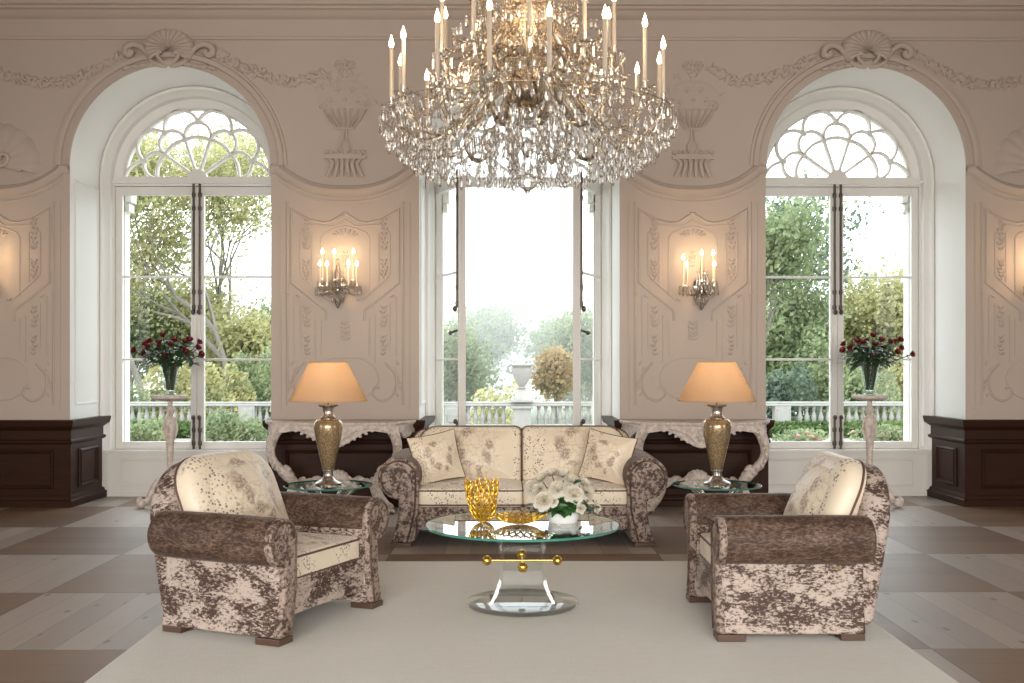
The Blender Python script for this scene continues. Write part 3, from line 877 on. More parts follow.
        e.build('espagnolette_bolt', 'iron', cs, 40, label='dark bronze bolt rod')
    # hinges
    for sg in (-1, 1):
        for z in (2.62, 1.15):
            h = MB(); h.tube([(sg * (HW + .012), -.062, z - .07), (sg * (HW + .012), -.062, z + .07)], .011, 8)
            h.build('hinge', 'window_paint', w, 40)
    return w
window(1, WINX[0], 0); window(2, WINX[1], R(69)); window(3, WINX[2], 0)

# ------------------------------------------------------------------ rug
b = MB(); o = b.box(-1.82, 1.955, 2.6, 7.475, 0.0, .016).build('area_rug', 'rug', None, 0, .008, 2)
tag(o, 'large plain cream wool rug under the armchairs and coffee table', 'rug')
RUG = .016

# ------------------------------------------------------------------ upholstery
def round_rect(w, h, rc, n=6, x0=0, y0=0):
    """rc = radii (bl, br, tr, tl)"""
    if not isinstance(rc, tuple): rc = (rc,) * 4
    out = []
    for (cx, cy, a0, r) in ((x0 - w / 2, y0 - h / 2, 180, rc[0]), (x0 + w / 2, y0 - h / 2, 270, rc[1]), (x0 + w / 2, y0 + h / 2, 0, rc[2]), (x0 - w / 2, y0 + h / 2, 90, rc[3])):
        sx = 1 if cx < x0 else -1; sy = 1 if cy < y0 else -1
        out += arc(cx + sx * r, cy + sy * r, r, a0, a0 + 90, n)
    res = []
    for i, p in enumerate(out):                         # densify the straight runs
        q = out[(i + 1) % len(out)]; d = math.hypot(q[0] - p[0], q[1] - p[1]); k = max(1, int(d / .06))
        for j in range(k): res.append((p[0] + (q[0] - p[0]) * j / k, p[1] + (q[1] - p[1]) * j / k))
    return res
def pad(outline, thick, crown_f, crown_b, er, plane='xz', wob=.0):
    """soft cushion: outline in the plane, thickness across; crown_f is the bulge of the front / top face"""
    b = MB(); rings = []
    cx = sum(p[0] for p in outline) / len(outline); cy = sum(p[1] for p in outline) / len(outline)
    size = min(max(p[0] for p in outline) - min(p[0] for p in outline), max(p[1] for p in outline) - min(p[1] for p in outline)) / 2
    def ring(s, c):
        r = []
        for i, (px, py) in enumerate(outline):
            x = cx + (px - cx) * s; y = cy + (py - cy) * s
            k = c + wob * math.sin(9 * x + 5 * y) * (1 - s * s)
            r.append((x, -k, y) if plane == 'xz' else (x, y, k))
        return r
    e = er / size
    S_ = [.02, .2, .4, .58, .74, .87, 1 - e]
    for s in S_: rings.append(ring(s, -(thick / 2 + crown_b * (1 - (s / (1 - e)) ** 2.4))))
    for k in range(1, 4): a = PI / 2 * k / 4; rings.append(ring(1 - e + e * math.sin(a), -(thick / 2 - er + er * math.cos(a))))
    rings.append(ring(1, -(thick / 2 - er))); rings.append(ring(1, thick / 2 - er))
    for k in range(3, 0, -1): a = PI / 2 * k / 4; rings.append(ring(1 - e + e * math.sin(a), thick / 2 - er + er * math.cos(a)))
    for s in S_[::-1]: rings.append(ring(s, thick / 2 + crown_f * (1 - (s / (1 - e)) ** 2.4)))
    b.loft(rings); return b
def piping(outline, c, plane, rad=.006):
    b = MB(); b.tube([((x, -c, y) if plane == 'xz' else (x, y, c)) for x, y in outline], rad, 6, True); return b

def arm(side, W, yf, yb, r, zc, parent, vel, velroll, fz, leg_to_floor):
    s = r / .155; sg = 1 if side < 0 else -1; x0 = side * W / 2
    X = lambda px: x0 + sg * px
    # padded roll
    b = MB(); rings = []; n = 26
    ys = [yf + .012, yf + .02, yf + .05, yf + .3, (yf + yb) / 2, yb - .2, yb - .04, yb - .01, yb]
    ks = [.90, .97, 1, 1.015, 1.02, 1.015, 1, .95, .86]
    for y, k in zip(ys, ks):
        rings.append([(X(r + r * k * math.cos(2 * PI * i / n)), y, zc + r * k * math.sin(2 * PI * i / n) * (1.0 if math.sin(2 * PI * i / n) < 0 else 1.0)) for i in range(n)])
    b.loft(rings); b.build('arm_roll', velroll, parent, 50)
    # side panel under the roll
    q = [(.105 * s, fz), (.135 * s, .15), (.150 * s, .28), (.155 * s, zc - r * .7), (.16 * s, zc), (r * 2 - .012, zc), (.30 * s, .28), (.27 * s, fz)]
    b = MB(); b.prism([(X(x), z) for x, z in q], 'y', yf + .03, yb - .03)
    b.build('side_panel', vel, parent, 40, .012, 3)
    # scrolled front facing
    out = [(.098 * s, fz), (.128 * s, .13), (.155 * s, .23), (.165 * s, zc - r * 1.03)]
    out += [(r + r * math.cos(R(a)), zc + r * math.sin(R(a))) for a in range(262 - 360 + 360, 262 - 270, -14)]
    out += [(r * 2 - .006, zc - .1), (.302 * s, .28), (.278 * s, .16), (.245 * s, fz)]
    b = MB(); b.prism([(X(x), z) for x, z in out], 'y', yf, yf + .045); b.build('arm_facing', 'velvet_sofa', parent, 30, .014, 3)
    # raised scroll welt on the facing
    wl = [(.16 * s, fz + .03), (.185 * s, .15), (.205 * s, .26), (.215 * s, zc - r * .75)]
    wl += [(r + r * .70 * math.cos(R(a)), zc + r * .70 * math.sin(R(a))) for a in range(250, -1, -18)]
    wl2 = [(r + r * .84 * math.cos(R(a)), zc + r * .84 * math.sin(R(a))) for a in range(250, 0, -18)] + [(r * 2 - .03, zc - .1), (.275 * s, .28), (.25 * s, .16), (.22 * s, fz + .01)]
    b = MB()
    b.tube([(X(x), yf - .001, z) for x, z in wl2], .0075, 6)
    b.build('scroll_welt', velroll, parent, 60)
    if leg_to_floor:
        b = MB(); b.box(*sorted((X(.093 * s), X(.25 * s))), yf + .0, yf + .14, 0, fz); b.build('foot', 'wood_foot', parent, 0, .004)
        b = MB(); b.box(*sorted((X(.12 * s), X(.25 * s))), yb - .15, yb - .03, 0, fz); b.build('foot', 'wood_foot', parent, 0, .004)
    return .31 * s if r < .15 else .315

def lean(o, x, y, z, ang): o.location = (x, y, z); o.rotation_euler = (-ang, 0, 0)

def armchair(label, loc, rz, fl, band):
    t = thing('armchair', label, 'armchair', loc, rz, 'matching velvet armchairs')
    W, yf, yb, r, zc, fz = 1.13, -.40, .365, .119, .498, .034
    s = r / .155
    for sd in (-1, 1): arm(sd, W, yf, yb, r, zc, t, 'velvet', 'velvet_arm', fz, True)
    xi = W / 2 - 2 * r + .02
    b = MB(); b.box(-xi, xi, yf + .035, yf + .075, .115, .225); b.box(-xi, xi, yf + .045, yf + .085, .215, .30); b.box(-xi, xi, yf + .06, .36, .16, .28)
    b.build('front_rail', 'velvet', t, 0, .012, 3)
    # back shell: domed
    def dome(w, h, rc): return round_rect(w, h, (.03, .03, rc, rc), 10, 0, h / 2)
    b = pad(dome(.86, .785, .30), .15, .012, .03, .05, 'xz')
    o = b.build('back', 'velvet', t, 50); lean(o, 0, .325, .07, R(9.5))
    # seat cushion
    mm = m_cream('cream_rose_satin_seat', [(0, -.05)], [(-.2, .10), (.18, .12)], 'XS')
    ol = round_rect(2 * xi - .012, .60, .035, 4, 0, 0)
    o = pad(ol, .135, .03, .0, .022, 'xy').build('seat_cushion', mm, t, 50); o.location = (0, yf + .35, .345)
    p = piping(ol, .052, 'xy').build('piping', 'piping', o, 60)
    p = piping(ol, -.055, 'xy').build('piping', 'piping', o, 60)
    # dome-shaped back cushion
    mm = m_cream('cream_rose_satin_back', [fl], band, 'XZ', 1.35)
    ol = dome(.74, .53, .19)
    o = pad(ol, .19, .06, .03, .08, 'xz').build('back_cushion', mm, t, 50); lean(o, 0, .165, .385, R(23))
    p = piping(ol, -.03, 'xz', .0065).build('piping', 'piping', o, 60)
    return t
armchair('brown crushed velvet armchair with cream cushions, left of the coffee table', (-1.262, 5.835, RUG), R(66), (.07, .27), [(-.24, .13)])
armchair('brown crushed velvet armchair with cream cushions, right of the coffee table', (1.445, 5.80, RUG), R(-90.5), (.02, .28), [(-.22, .16), (.25, .06)])
t = bpy.data.objects['armchair.001']
b = MB(); b.box(-.015, .015, -.003, .003, -.008, .008)
o = b.build('brass_tag', 'brass_dark', t, 0, .002); o.location = (.565 - .105, .20, .36); o.rotation_euler = (0, 0, R(90))

def sofa():
    t = thing('sofa', 'two-seat sofa in cream rose satin and brown velvet, under the middle window', 'sofa', (.128, 8.62, 0))
    W, yf, yb, r, zc, fz = 2.19, -.49, .44, .158, .515, .03
    for sd in (-1, 1): arm(sd, W, yf, yb, r, zc, t, 'velvet_sofa', 'velvet_arm', fz, True)
    xi = W / 2 - 2 * r + .02
    b = MB(); b.box(-xi, xi, yf + .03, yf + .07, .125, .235); b.box(-xi, xi, yf + .04, yf + .08, .225, .295); b.box(-xi, xi, yf + .06, .36, .15, .275)
    b.build('front_rail', 'velvet_sofa', t, 0, .012, 3)
    b = MB(); b.box(-xi - .03, xi + .03, .30, .40, .035, .40); b.build('back_panel', 'velvet_sofa', t, 0, .01)
    b = MB(); b.box(-xi, xi, yf + .08, .31, .135, .15); b.build('underside_lining', 'soil', t, 0)
    ol = round_rect(1.80, .635, (.02, .02, .11, .11), 7, 0, .3175)
    mm = m_cream('cream_satin_back_frame', [(.0, 1.0)], [(-.85, .1), (.85, .1), (0, .1)], 'XZ')
    o = pad(ol, .14, .01, .03, .05, 'xz').build('back', mm, t, 50); lean(o, 0, .33, .20, R(7))
    o2 = piping(ol, .04, 'xz').build('piping', 'piping', o, 60)
    for sg in (-1, 1):
        cw = xi - .004
        ol = round_rect(cw, .68, .03, 4, 0, 0)
        mm = m_cream('cream_satin_sofa_seat', [(.1 * sg, 0)], [(-.2, .16), (.22, .14)], 'XS')
        o = pad(ol, .145, .025, 0, .022, 'xy').build('seat_cushion', mm, t, 50); o.location = (sg * cw / 2 + sg * .002, yf + .37, .366)
        piping(ol, .052, 'xy').build('piping', 'piping', o, 60); piping(ol, -.055, 'xy').build('piping', 'piping', o, 60)
        ol = round_rect(.845, .462, (.03, .03, .05 if sg < 0 else .16, .16 if sg < 0 else .05), 6, 0, .231)
        mm = m_cream('cream_satin_sofa_back', [(.03, .255)], [(-.33, .13), (.40, .05)], 'XZ', 1.3)
        o = pad(ol, .15, .045, .02, .04, 'xz').build('back_cushion', mm, t, 50); lean(o, sg * .426, .185, .405, R(14))
        piping(ol, .05, 'xz', .0055).build('piping', 'piping', o, 60)
    return t
sofa()
def throw_pillow(label, x, y, z, roll, yaw, tilt, fl):
    n = 10; ol = []; h = .195
    for k in range(4):
        for i in range(n):
            u = -1 + 2 * i / n; d = 1 - .07 * (1 - u * u)
            a = k * PI / 2; px, py = (h * u, -h * d)
            ol.append((px * math.cos(a) - py * math.sin(a), px * math.sin(a) + py * math.cos(a)))
    mm = m_cream('cream_satin_pillow', [fl], [(-.14, .06)], 'XZ', .85)
    o = pad(ol, .03, .062, .062, .012, 'xz').build('throw_pillow', mm, None, 60)
    o.location = (x, y, z); o.rotation_euler = Euler((tilt, roll, yaw), 'YXZ' if False else 'XYZ')
    tag(o, label, 'cushion', 'square throw pillows on the sofa')
    piping(ol, 0, 'xz', .006).build('piping', 'piping', o, 60)
throw_pillow('square cream throw pillow leaning on the left arm of the sofa', -.55, 8.49, .640, R(-10), R(18), R(-14), (.02, 0))
throw_pillow('square cream throw pillow leaning on the right arm of the sofa', .80, 8.49, .640, R(11), R(-18), R(-14), (-.02, 0))

# ------------------------------------------------------------------ glass tables
def glass_top(t, rad, z, th=.012, name='glass_top'):
    b = MB(); n = 72; e = .004
    prof = [(rad - e, z), (rad, z + e), (rad, z + th - e), (rad - e, z + th)]
    o = len(b.v); vs = []
    for r, zz in prof: vs += [(r * math.cos(2 * PI * i / n), r * math.sin(2 * PI * i / n), zz) for i in range(n)]
    fs = []; b.v = vs
    b.f = [tuple(range(n - 1, -1, -1)), tuple(3 * n + i for i in range(n))]; b.m = [0, 0]
    for k in range(3):
        for i in range(n): b.f.append((k * n + i, k * n + (i + 1) % n, (k + 1) * n + (i + 1) % n, (k + 1) * n + i)); b.m.append(1)
    return b.build(name, ['table_glass', 'glass_edge'], t, 30)

def coffee_table():
    t = thing('coffee_table', 'round glass coffee table on a clear acrylic base with gold balls', 'coffee table', (.092, 6.127, RUG))
    glass_top(t, .55, .447, .014)
    b = MB(); b.lathe([(.30, 0), (.318, .006), (.322, .016), (.315, .026), (.30, .03)], 64); b.build('base_disc', 'acrylic_base', t, 40, label='clear acrylic disc')
    # four flared acrylic blades round an open square
    zs = [.03, .05, .08, .12, .17, .22, .27, .31, .35, .39, .42, .447]
    off = [.185, .172, .157, .142, .128, .120, .118, .122, .134, .158, .185, .222]
    hw = [.165, .158, .148, .138, .128, .122, .120, .118, .115, .110, .105, .10]
    for k in range(4):
        b = MB(); rings = []
        for z, o_, h in zip(zs, off, hw):
            w_ = h * (.86 if k % 2 == 0 else .62)
            rings.append([(-w_, -o_, z), (w_, -o_, z), (w_, -o_ + .018, z), (-w_, -o_ + .018, z)])
        b.loft(rings); b.xform(Matrix.Rotation(k * PI / 2, 4, 'Z'))
        b.build('acrylic_blade', 'acrylic' if k % 2 == 0 else 'acrylic_side', t, 30)
    for k in range(2):
        b = MB(); L = .20
        b.tube([(-L, 0, .252), (L, 0, .252)], .0055, 8)
        if k: b.xform(Matrix.Rotation(PI / 2, 4, 'Z'))
        rod = b.build('gold_rod', 'gold', t, 60)
        for sg in (-1, 1):
            b = MB(); b.ell((sg * L, 0, .252) if not k else (0, sg * L, .252), (.028, .028, .028), 20, 12); b.build('gold_ball', 'gold', rod, 60)
    for a in (40, 140, 220, 320):
        b = MB(); b.lathe([(.012, -.004), (.012, .002)], 10, (.29 * math.cos(R(a)), .29 * math.sin(R(a)), 0)); b.build('glide', 'acrylic', t, 0)
coffee_table()
CT = Vector((.092, 6.127, RUG + .461))

def side_table(label, x, y):
    t = thing('side_table', label, 'side table', (x, y, 0), 0, 'round glass side tables')
    glass_top(t, .33, .468, .012)
    for k, a in enumerate((35, 125, 215, 305)):
        ca, sa = math.cos(R(a)), math.sin(R(a))
        b = MB(); P = spline([(ca * .22, sa * .22, 0.012), (ca * .17, sa * .17, .10), (ca * .07, sa * .07, .25), (ca * .14, sa * .14, .38), (ca * .24, sa * .24, .46)], 6)
        b.tube(P, .016, 8, flat=1.6); b.build('leg', 'chrome', t, 60)
        b = MB(); b.lathe([(.02, 0), (.022, .006), (.016, .014)], 12, (ca * .22, sa * .22, 0)); b.build('foot', 'chrome', t, 40)
    b = MB(); b.lathe([(.0, .22), (.06, .225), (.075, .25), (.06, .275), (.0, .28)], 20); b.build('hub', 'chrome', t, 50)
    for a in (35, 125, 215, 305):
        b = MB(); b.lathe([(.02, .458), (.024, .463), (.02, .468)], 14, (.235 * math.cos(R(a)), .235 * math.sin(R(a)), 0)); b.build('pad', 'chrome', t, 40)
    return t
LTX, RTX, TY = -1.325, 1.575, 8.06
side_table('round glass side table left of the sofa, carrying the left lamp', LTX, TY)
side_table('round glass side table right of the sofa, carrying the right lamp', RTX, TY)

def table_lamp(label, x):
    t = thing('table_lamp', label, 'lamp', (x, TY, .480), 0, 'matching table lamps')
    k = 1 / 134.0
    b = MB(); b.lathe([(.0, 0), (.098, 0), (.100, .012), (.088, .022), (.060, .034), (.040, .052), (.034, .075), (.036, .098), (.044, .104), (.044, .110)], 40); b.build('foot', 'pewter', t, 35)
    b = MB(); b.lathe([(.040, .108), (.046, .125), (.062, .20), (.083, .29), (.100, .37), (.108, .43), (.104, .462), (.088, .482), (.060, .490), (.052, .492)], 40); b.build('vase_body', 'bronze', t, 40)
    b = MB(); b.lathe([(.058, .489), (.060, .498), (.046, .508), (.038, .53), (.040, .56), (.046, .575), (.072, .583), (.076, .590), (.070, .597), (.0, .600)], 36); b.build('neck', 'pewter', t, 35)
    b = MB(); b.tube([(0, 0, .595), (0, 0, .90)], .006, 8); b.lathe([(.014, .62), (.018, .64), (.018, .68), (.012, .70)], 14)
    for a in range(3): b.tube([(0, 0, .895), (.136 * math.cos(a * 2.094), .136 * math.sin(a * 2.094), .905)], .003, 6)
    b.build('stem', 'brass_dark', t, 40)
    b = MB(); b.ell((0, 0, .745), (.03, .03, .045), 14, 10); b.build('bulb', 'bulb', t, 60)
    b = MB(); n = 64; b.loft([[(r * math.cos(2 * PI * i / n), r * math.sin(2 * PI * i / n), z) for i in range(n)] for r, z in ((.288, .624), (.2135, .768), (.139, .912))], cap=False)
    sh = b.build('lamp_shade', 'shade', t, 60)
    for r, z in ((.288, .624), (.139, .912)):
        b = MB(); b.tube([(r * math.cos(2 * PI * i / n), r * math.sin(2 * PI * i / n), z) for i in range(n)], .004, 6, True); b.build('trim_band', 'piping' if False else 'shade', sh, 60)
    point('table_lamp_light', (x, TY, .480 + .76), 5.5, (1.0, .74, .50), .045)
    return t
table_lamp('table lamp with amber cone shade and gold vase base, left of the sofa', LTX)
table_lamp('table lamp with amber cone shade and gold vase base, right of the sofa', RTX)

# ------------------------------------------------------------------ carved console tables
def console(label, x):
    yb = YW - .045
    t = thing('console_table', label, 'console table', (x, yb, 0), 0, 'carved white console tables')
    H = .835; WB, WF, D = .70, .555, .44
    # serpentine top, narrower in front
    def plan(e):
        P = [(-WB - e, 0), (-WB - e, -.06), (-WB + .02 - e, -.14), (-WF - .02 - e, -.26), (-WF - e, -D + .03), (-WF + .08, -D - e)]
        P += [(-.25, -D - e + .01), (-.12, -D - e - .03), (0, -D - e - .045)]
        return P + [(-a, c) for a, c in P[::-1][1:]]
    b = MB(); b.prism(plan(.018), 'z', H - .022, H); b.prism(plan(.005), 'z', H - .034, H - .022)
    b.build('table_top', 'pickled', t, 30, .005, 2)
    # pierced front apron, hanging deeper in the middle
    L = [(-.52, H - .03), (-.52, H - .10), (-.42, H - .085), (-.34, H - .075), (-.27, H - .095), (-.21, H - .135), (-.16, H - .165), (-.10, H - .20), (-.05, H - .225), (0, H - .235)]
    poly = L + [(-a, c) for a, c in L[::-1][1:]]
    b = MB(); b.prism(poly, 'y', -D - .005, -D + .03)
    b.tube(spline([(p[0], -D - .008, p[1] + .008) for p in poly[1:-1]], 3), .011, 6)
    for sg in (-1, 1):
        b.tube(spline([(sg * .05, -D - .015, H - .19), (sg * .12, -D - .02, H - .12), (sg * .20, -D - .015, H - .08), (sg * .30, -D - .015, H - .055)], 5), .012, 6)
        for i in range(6): b.ell((sg * (.07 + .055 * i), -D - .008, H - .20 + .026 * i), (.026, .014, .016), 7, 5, (0, sg * .6, 0))
    flower(b, 0, -D - .012, H - .12, .06)
    b.build('front_apron', 'pickled', t, 40, .003)
    for sg in (-1, 1):
        poly = [(-D + .06, H - .03), (-D + .06, H - .09), (-D + .12, H - .10), (-.20, H - .16), (-.10, H - .14), (-.03, H - .10), (0, H - .12), (0, H - .03)]
        bb = MB(); bb.prism(poly, 'x', -.014, .014)
        i = 0
        bb.v = [((sg * (WF - .01 + (WB - WF) * min(1, max(0, (y + D) / D)) + xx)), y, z) for xx, y, z in bb.v]
        bb.build('side_apron', 'pickled', t, 35, .003)
    # two carved cabriole legs
    for sg in (-1, 1):
        b = MB()
        path = [(.505, -D + .05, H - .035), (.545, -D + .03, H - .10), (.578, -D + .01, H - .20), (.575, -D - .01, H - .30), (.525, -D - .01, H - .39), (.455, -D + .02, H - .46), (.395, -D + .04, H - .53), (.375, -D + .04, H - .60), (.405, -D + .02, H - .68), (.47, -D - .02, H - .76), (.50, -D - .03, .035), (.50, -D - .04, .012)]
        path = [(sg * x_, y, z) for x_, y, z in path]
        P = spline(path, 6); m = len(P)
        rad = []
        for i in range(m):
            t_ = i / (m - 1)
            rad.append(.060 - .016 * math.sin(PI * min(1, t_ * 1.6)) + (.012 if .42 < t_ < .52 else 0) - .012 * t_ + (.012 if t_ > .93 else 0))
        b.tube(P, rad, 10)
        # carved acanthus on the knee, inner cusps
        for i in range(0, m - 4, 3):
            p = P[i]; b.ell((p.x + sg * .015 * math.sin(i * 1.9), p.y - .030, p.z), (.020, .036, .030), 7, 5, (.3, sg * .6 * math.sin(i), 0))
        b.ell((sg * .52, -D + .0, H - .40), (.05, .03, .03), 8, 5, (0, sg * .8, 0)); b.ell((sg * .425, -D + .01, H - .42), (.045, .03, .022), 8, 5, (0, -sg * .7, 0))
        b.tube([(p[0] + sg * .0, p[1] - .03, p[2]) for p in spline([(sg * .50, -D - .02, .03), (sg * .54, -D - .02, .07), (sg * .50, -D - .02, .10), (sg * .47, -D - .02, .07)], 5)], .014, 6)
        b.v = [(x_, y, max(z, 0.0)) for x_, y, z in b.v]
        b.build('leg', 'pickled', t, 60)
    # stretcher with a carved shell in the middle
    b = MB()
    for sg in (-1, 1):
        b.tube(spline([(sg * .385, -D + .05, H - .57), (sg * .30, -.25, H - .60), (sg * .20, -.20, H - .535), (sg * .12, -.19, H - .58), (sg * .04, -.19, H - .55)], 6), .026, 8)
        for i in range(5): b.ell((sg * (.10 + .06 * i), -.215, H - .55 - .012 * (i % 2)), (.045, .02, .026), 7, 5, (0, sg * .5, 0))
        b.tube(spline([(sg * .30, -.25, H - .60), (sg * .32, -.12, H - .62), (sg * .34, 0, H - .62)], 5), .02, 8)
    b.build('stretcher', 'pickled', t, 60)
    b = MB(); shell_bm(b, 0, H - .585, .125, 9, 0, 180, .045, -.20); shell_bm(b, 0, H - .585, .125, 9, 0, 180, -.02, -.198)
    for sg in (-1, 1): b.tube(spline([(0, -.225, H - .60), (sg * .08, -.23, H - .60), (sg * .13, -.225, H - .55), (sg * .10, -.225, H - .52)], 5), .014, 7)
    b.build('carved_shell', 'pickled', t, 60)
    return t
console('carved white console table behind the left lamp', PIERS[1] - .03)
console('carved white console table behind the right lamp', PIERS[2] + .0)

# ------------------------------------------------------------------ flower pedestals
def pedestal(label, x):
    t = thing('pedestal_stand', label, 'flower stand', (x, 10.42, 0), 0, 'carved pedestal stands')
    b = MB(); b.lathe([(.0, 1.02), (.10, 1.02), (.150, 1.034), (.166, 1.042), (.170, 1.052), (.170, 1.066), (.164, 1.070), (.0, 1.070)], 40); b.build('top_plate', 'pickled', t, 35)
    b = MB(); b.lathe([(.030, 1.022), (.036, 1.00), (.030, .97), (.045, .955), (.066, .93), (.058, .905), (.040, .885), (.052, .865), (.080, .82), (.086, .78), (.074, .72), (.058, .64), (.050, .52), (.042, .40), (.040, .32), (.060, .29), (.075, .26), (.060, .22), (.04, .20)], 20)
    b.v = [(x_ * .66, y * .66, z) for x_, y, z in b.v]
    for a in range(4):
        q = R(45 + 90 * a) + R(45)
        b.tube([(r * math.cos(q), r * math.sin(q), z) for r, z in ((.03, .935), (.055, .925), (.066, .89), (.056, .855), (.05, .84), (.062, .80), (.070, .75), (.057, .69), (.04, .64))], .009, 6)
    b.build('column', 'pickled', t, 40)
    for a in (-90, 30, 150):
        ca, sa = math.cos(R(a + 60)), math.sin(R(a + 60)); b = MB()
        b.tube(spline([(ca * .04, sa * .04, .26), (ca * .11, sa * .11, .25), (ca * .17, sa * .17, .16), (ca * .22, sa * .22, .06), (ca * .27, sa * .27, .04), (ca * .295, sa * .295, .075), (ca * .265, sa * .265, .10)], 5), [.034 - .0004 * i for i in range(31)], 8)
        b.ell((ca * .265, sa * .265, .045), (.05, .05, .045), 10, 7)
        b.build('leg', 'pickled', t, 60)
    return t
PLX, PRX = -3.235, 3.515
pedestal('white carved pedestal stand in front of the left window', PLX)
pedestal('white carved pedestal stand in front of the right window', PRX)

def petal_patch(b, c, d, up, w, h, cup):
    """curved petal leaving c along d, leaning over up"""
    d = Vector(d).normalized(); up = Vector(up).normalized(); s = d.cross(up).normalized(); vs = []; n = 4
    for j in range(n + 1):
        v = j / n; wid = w * math.sin(PI * (.12 + .72 * v)) ** .7
        for i in range(n + 1):
            u = -1 + 2 * i / n
            p = Vector(c) + d * (h * v) + up * (cup * (v ** 1.6)) + s * (wid * u) + up * (-cup * .5 * (u * u) * .6)
            vs.append(p)
    b.add(vs, [(j * (n + 1) + i, j * (n + 1) + i + 1, (j + 1) * (n + 1) + i + 1, (j + 1) * (n + 1) + i) for j in range(n) for i in range(n)])
def leaf_blade(b, p, d, up, L, w):
    p = Vector(p); d = Vector(d).normalized(); s = d.cross(Vector(up)).normalized(); nrm = s.cross(d)
    vs = []
    for t_, k in ((0, .05), (.25, .8), (.55, 1), (.8, .6), (1, .02)):
        q = p + d * L * t_ - nrm * (L * .25 * t_ * t_)
        vs += [q - s * w * k + nrm * w * .25 * k, q, q + s * w * k + nrm * w * .25 * k]
    b.add(vs, [(3 * j + i, 3 * j + i + 1, 3 * j + i + 4, 3 * j + i + 3) for j in range(4) for i in range(2)])

rose_proto = {}
def make_rose(label, group):
    t = thing('rose', label, 'flower', (0, 0, 0), 0, group)
    b = MB()
    b.ell((0, 0, .016), (.013, .013, .019), 8, 6)
    for k in range(8):
        a = k * 2.4; r = .010 + .0012 * k
        ca, sa = math.cos(a), math.sin(a)
        petal_patch(b, (ca * .004, sa * .004, 0), (ca * .45, sa * .45, 1), (ca, sa, 0), .014 + .0008 * k, .032 - .0008 * k, .003 + .0011 * k)
    b.build('bloom', 'rose_red', t, 60, weld=True)
    b = MB()
    for k in range(3):
        a = k * 2.1; leaf_blade(b, (0, 0, -.03 - .03 * k), (math.cos(a), math.sin(a), .2), (0, 0, 1), .065, .018)
    b.build('leaf', 'leaf_dark', t, 60, weld=True)
    return t
def rose_vase(x, label, side):
    z0 = 1.070; y0 = 10.42
    t = thing('glass_vase', label, 'vase', (x, y0, z0), 0, 'flared glass vases')
    b = MB(); b.lathe([(.0, .0), (.062, .0), (.066, .010), (.050, .022), (.052, .05), (.066, .14), (.088, .26), (.100, .305), (.094, .303), (.082, .26), (.060, .14), (.046, .05), (.0, .035)], 32); b.build('vase_glass', 'vase_glass', t, 50)
    g = 'roses in the vase in front of the %s window' % side
    proto = None; rr = random.Random(11)
    spots = [(-.30, .125), (-.245, .185), (-.20, .155), (-.165, .21), (-.12, .135), (-.09, .195), (-.03, .265), (-.035, .21), (.02, .175), (.06, .22), (.10, .15), (.15, .205), (.215, .225), (.245, .205), (.26, .15), (.32, .09), (-.055, .10), (-.10, .165), (-.02, .06), (.07, .10), (-.22, .10), (.18, .11)]
    for i, (dx, dz) in enumerate(spots):
        lab = 'long-stemmed dark red rose in the glass vase in front of the %s window' % side
        if proto is None: proto = make_rose(lab, g); o = proto
        else:
            o = copy_tree(proto)
            for ch in [c for c in o.children if c.name.startswith('stem')]: bpy.data.objects.remove(ch)
        yy = y0 + (-.13 if i % 3 == 0 else .02 if i % 3 == 1 else -.07) + rr.uniform(-.04, .04)
        bx = x + dx * .22; bz = z0 + .27
        head = Vector((x + .012 + dx * 1.0, yy, z0 + .30 + dz * .98))
        d = (head - Vector((bx, y0, bz))).normalized()
        o.location = head; q = d.to_track_quat('Z', 'Y'); o.rotation_mode = 'QUATERNION'; o.rotation_quaternion = q
        o.scale = (1.35,) * 3
        # each stem runs down into the vase
        L = (head - Vector((bx, y0, bz))).length / 1.35
        b = MB(); b.tube([Vector((0, 0, 0)), Vector((0, 0, -L * .5)), Vector((0, 0, -L))], .0035, 6)
        inv = q.to_matrix().inverted()
        tail = inv @ (Vector((x + dx * .08, y0 + (yy - y0) * .12, z0 + .06)) - head) / 1.35
        b.tube([Vector((0, 0, -L)), tail], .0035, 6)
        b.build('stem', 'stem', o, 60)
    b = MB()
    for i in range(230):                                # filler greenery
        a = rr.uniform(0, 2 * PI); el = rr.uniform(.02, .95); r = rr.uniform(.05, .24) * (1 - .3 * el)
        p = (x + 1.15 * r * math.cos(a), y0 - .02 + .75 * r * math.sin(a), z0 + .28 + .19 * el)
        leaf_blade(b, p, (math.cos(a) + rr.uniform(-.4, .4), math.sin(a) + rr.uniform(-.4, .4), rr.uniform(-.3, .8)), (0, 0, 1), rr.uniform(.06, .11), rr.uniform(.016, .026))
    for a in range(14):
        b.tube([(x + .03 * math.cos(a), y0 + .03 * math.sin(a), z0 + .05), (x + .07 * math.cos(a * 1.3), y0 + .07 * math.sin(a * 1.3), z0 + .31)], .004, 5)
    leaf_blade(b, (x - .12, y0 - .10, z0 + .30), (-.8, -.3, -.35), (0, 0, 1), .15, .045)
    o = b.build('rose_greenery', 'leaf_dark', None, 60, weld=True); tag(o, 'dark green leaves filling the vase in front of the %s window' % side, 'leaves', 'greenery in the rose vases'); o['kind'] = 'stuff'
rose_vase(PLX, 'flared glass vase of red roses on the left pedestal', 'left')
rose_vase(PRX, 'flared glass vase of red roses on the right pedestal', 'right')

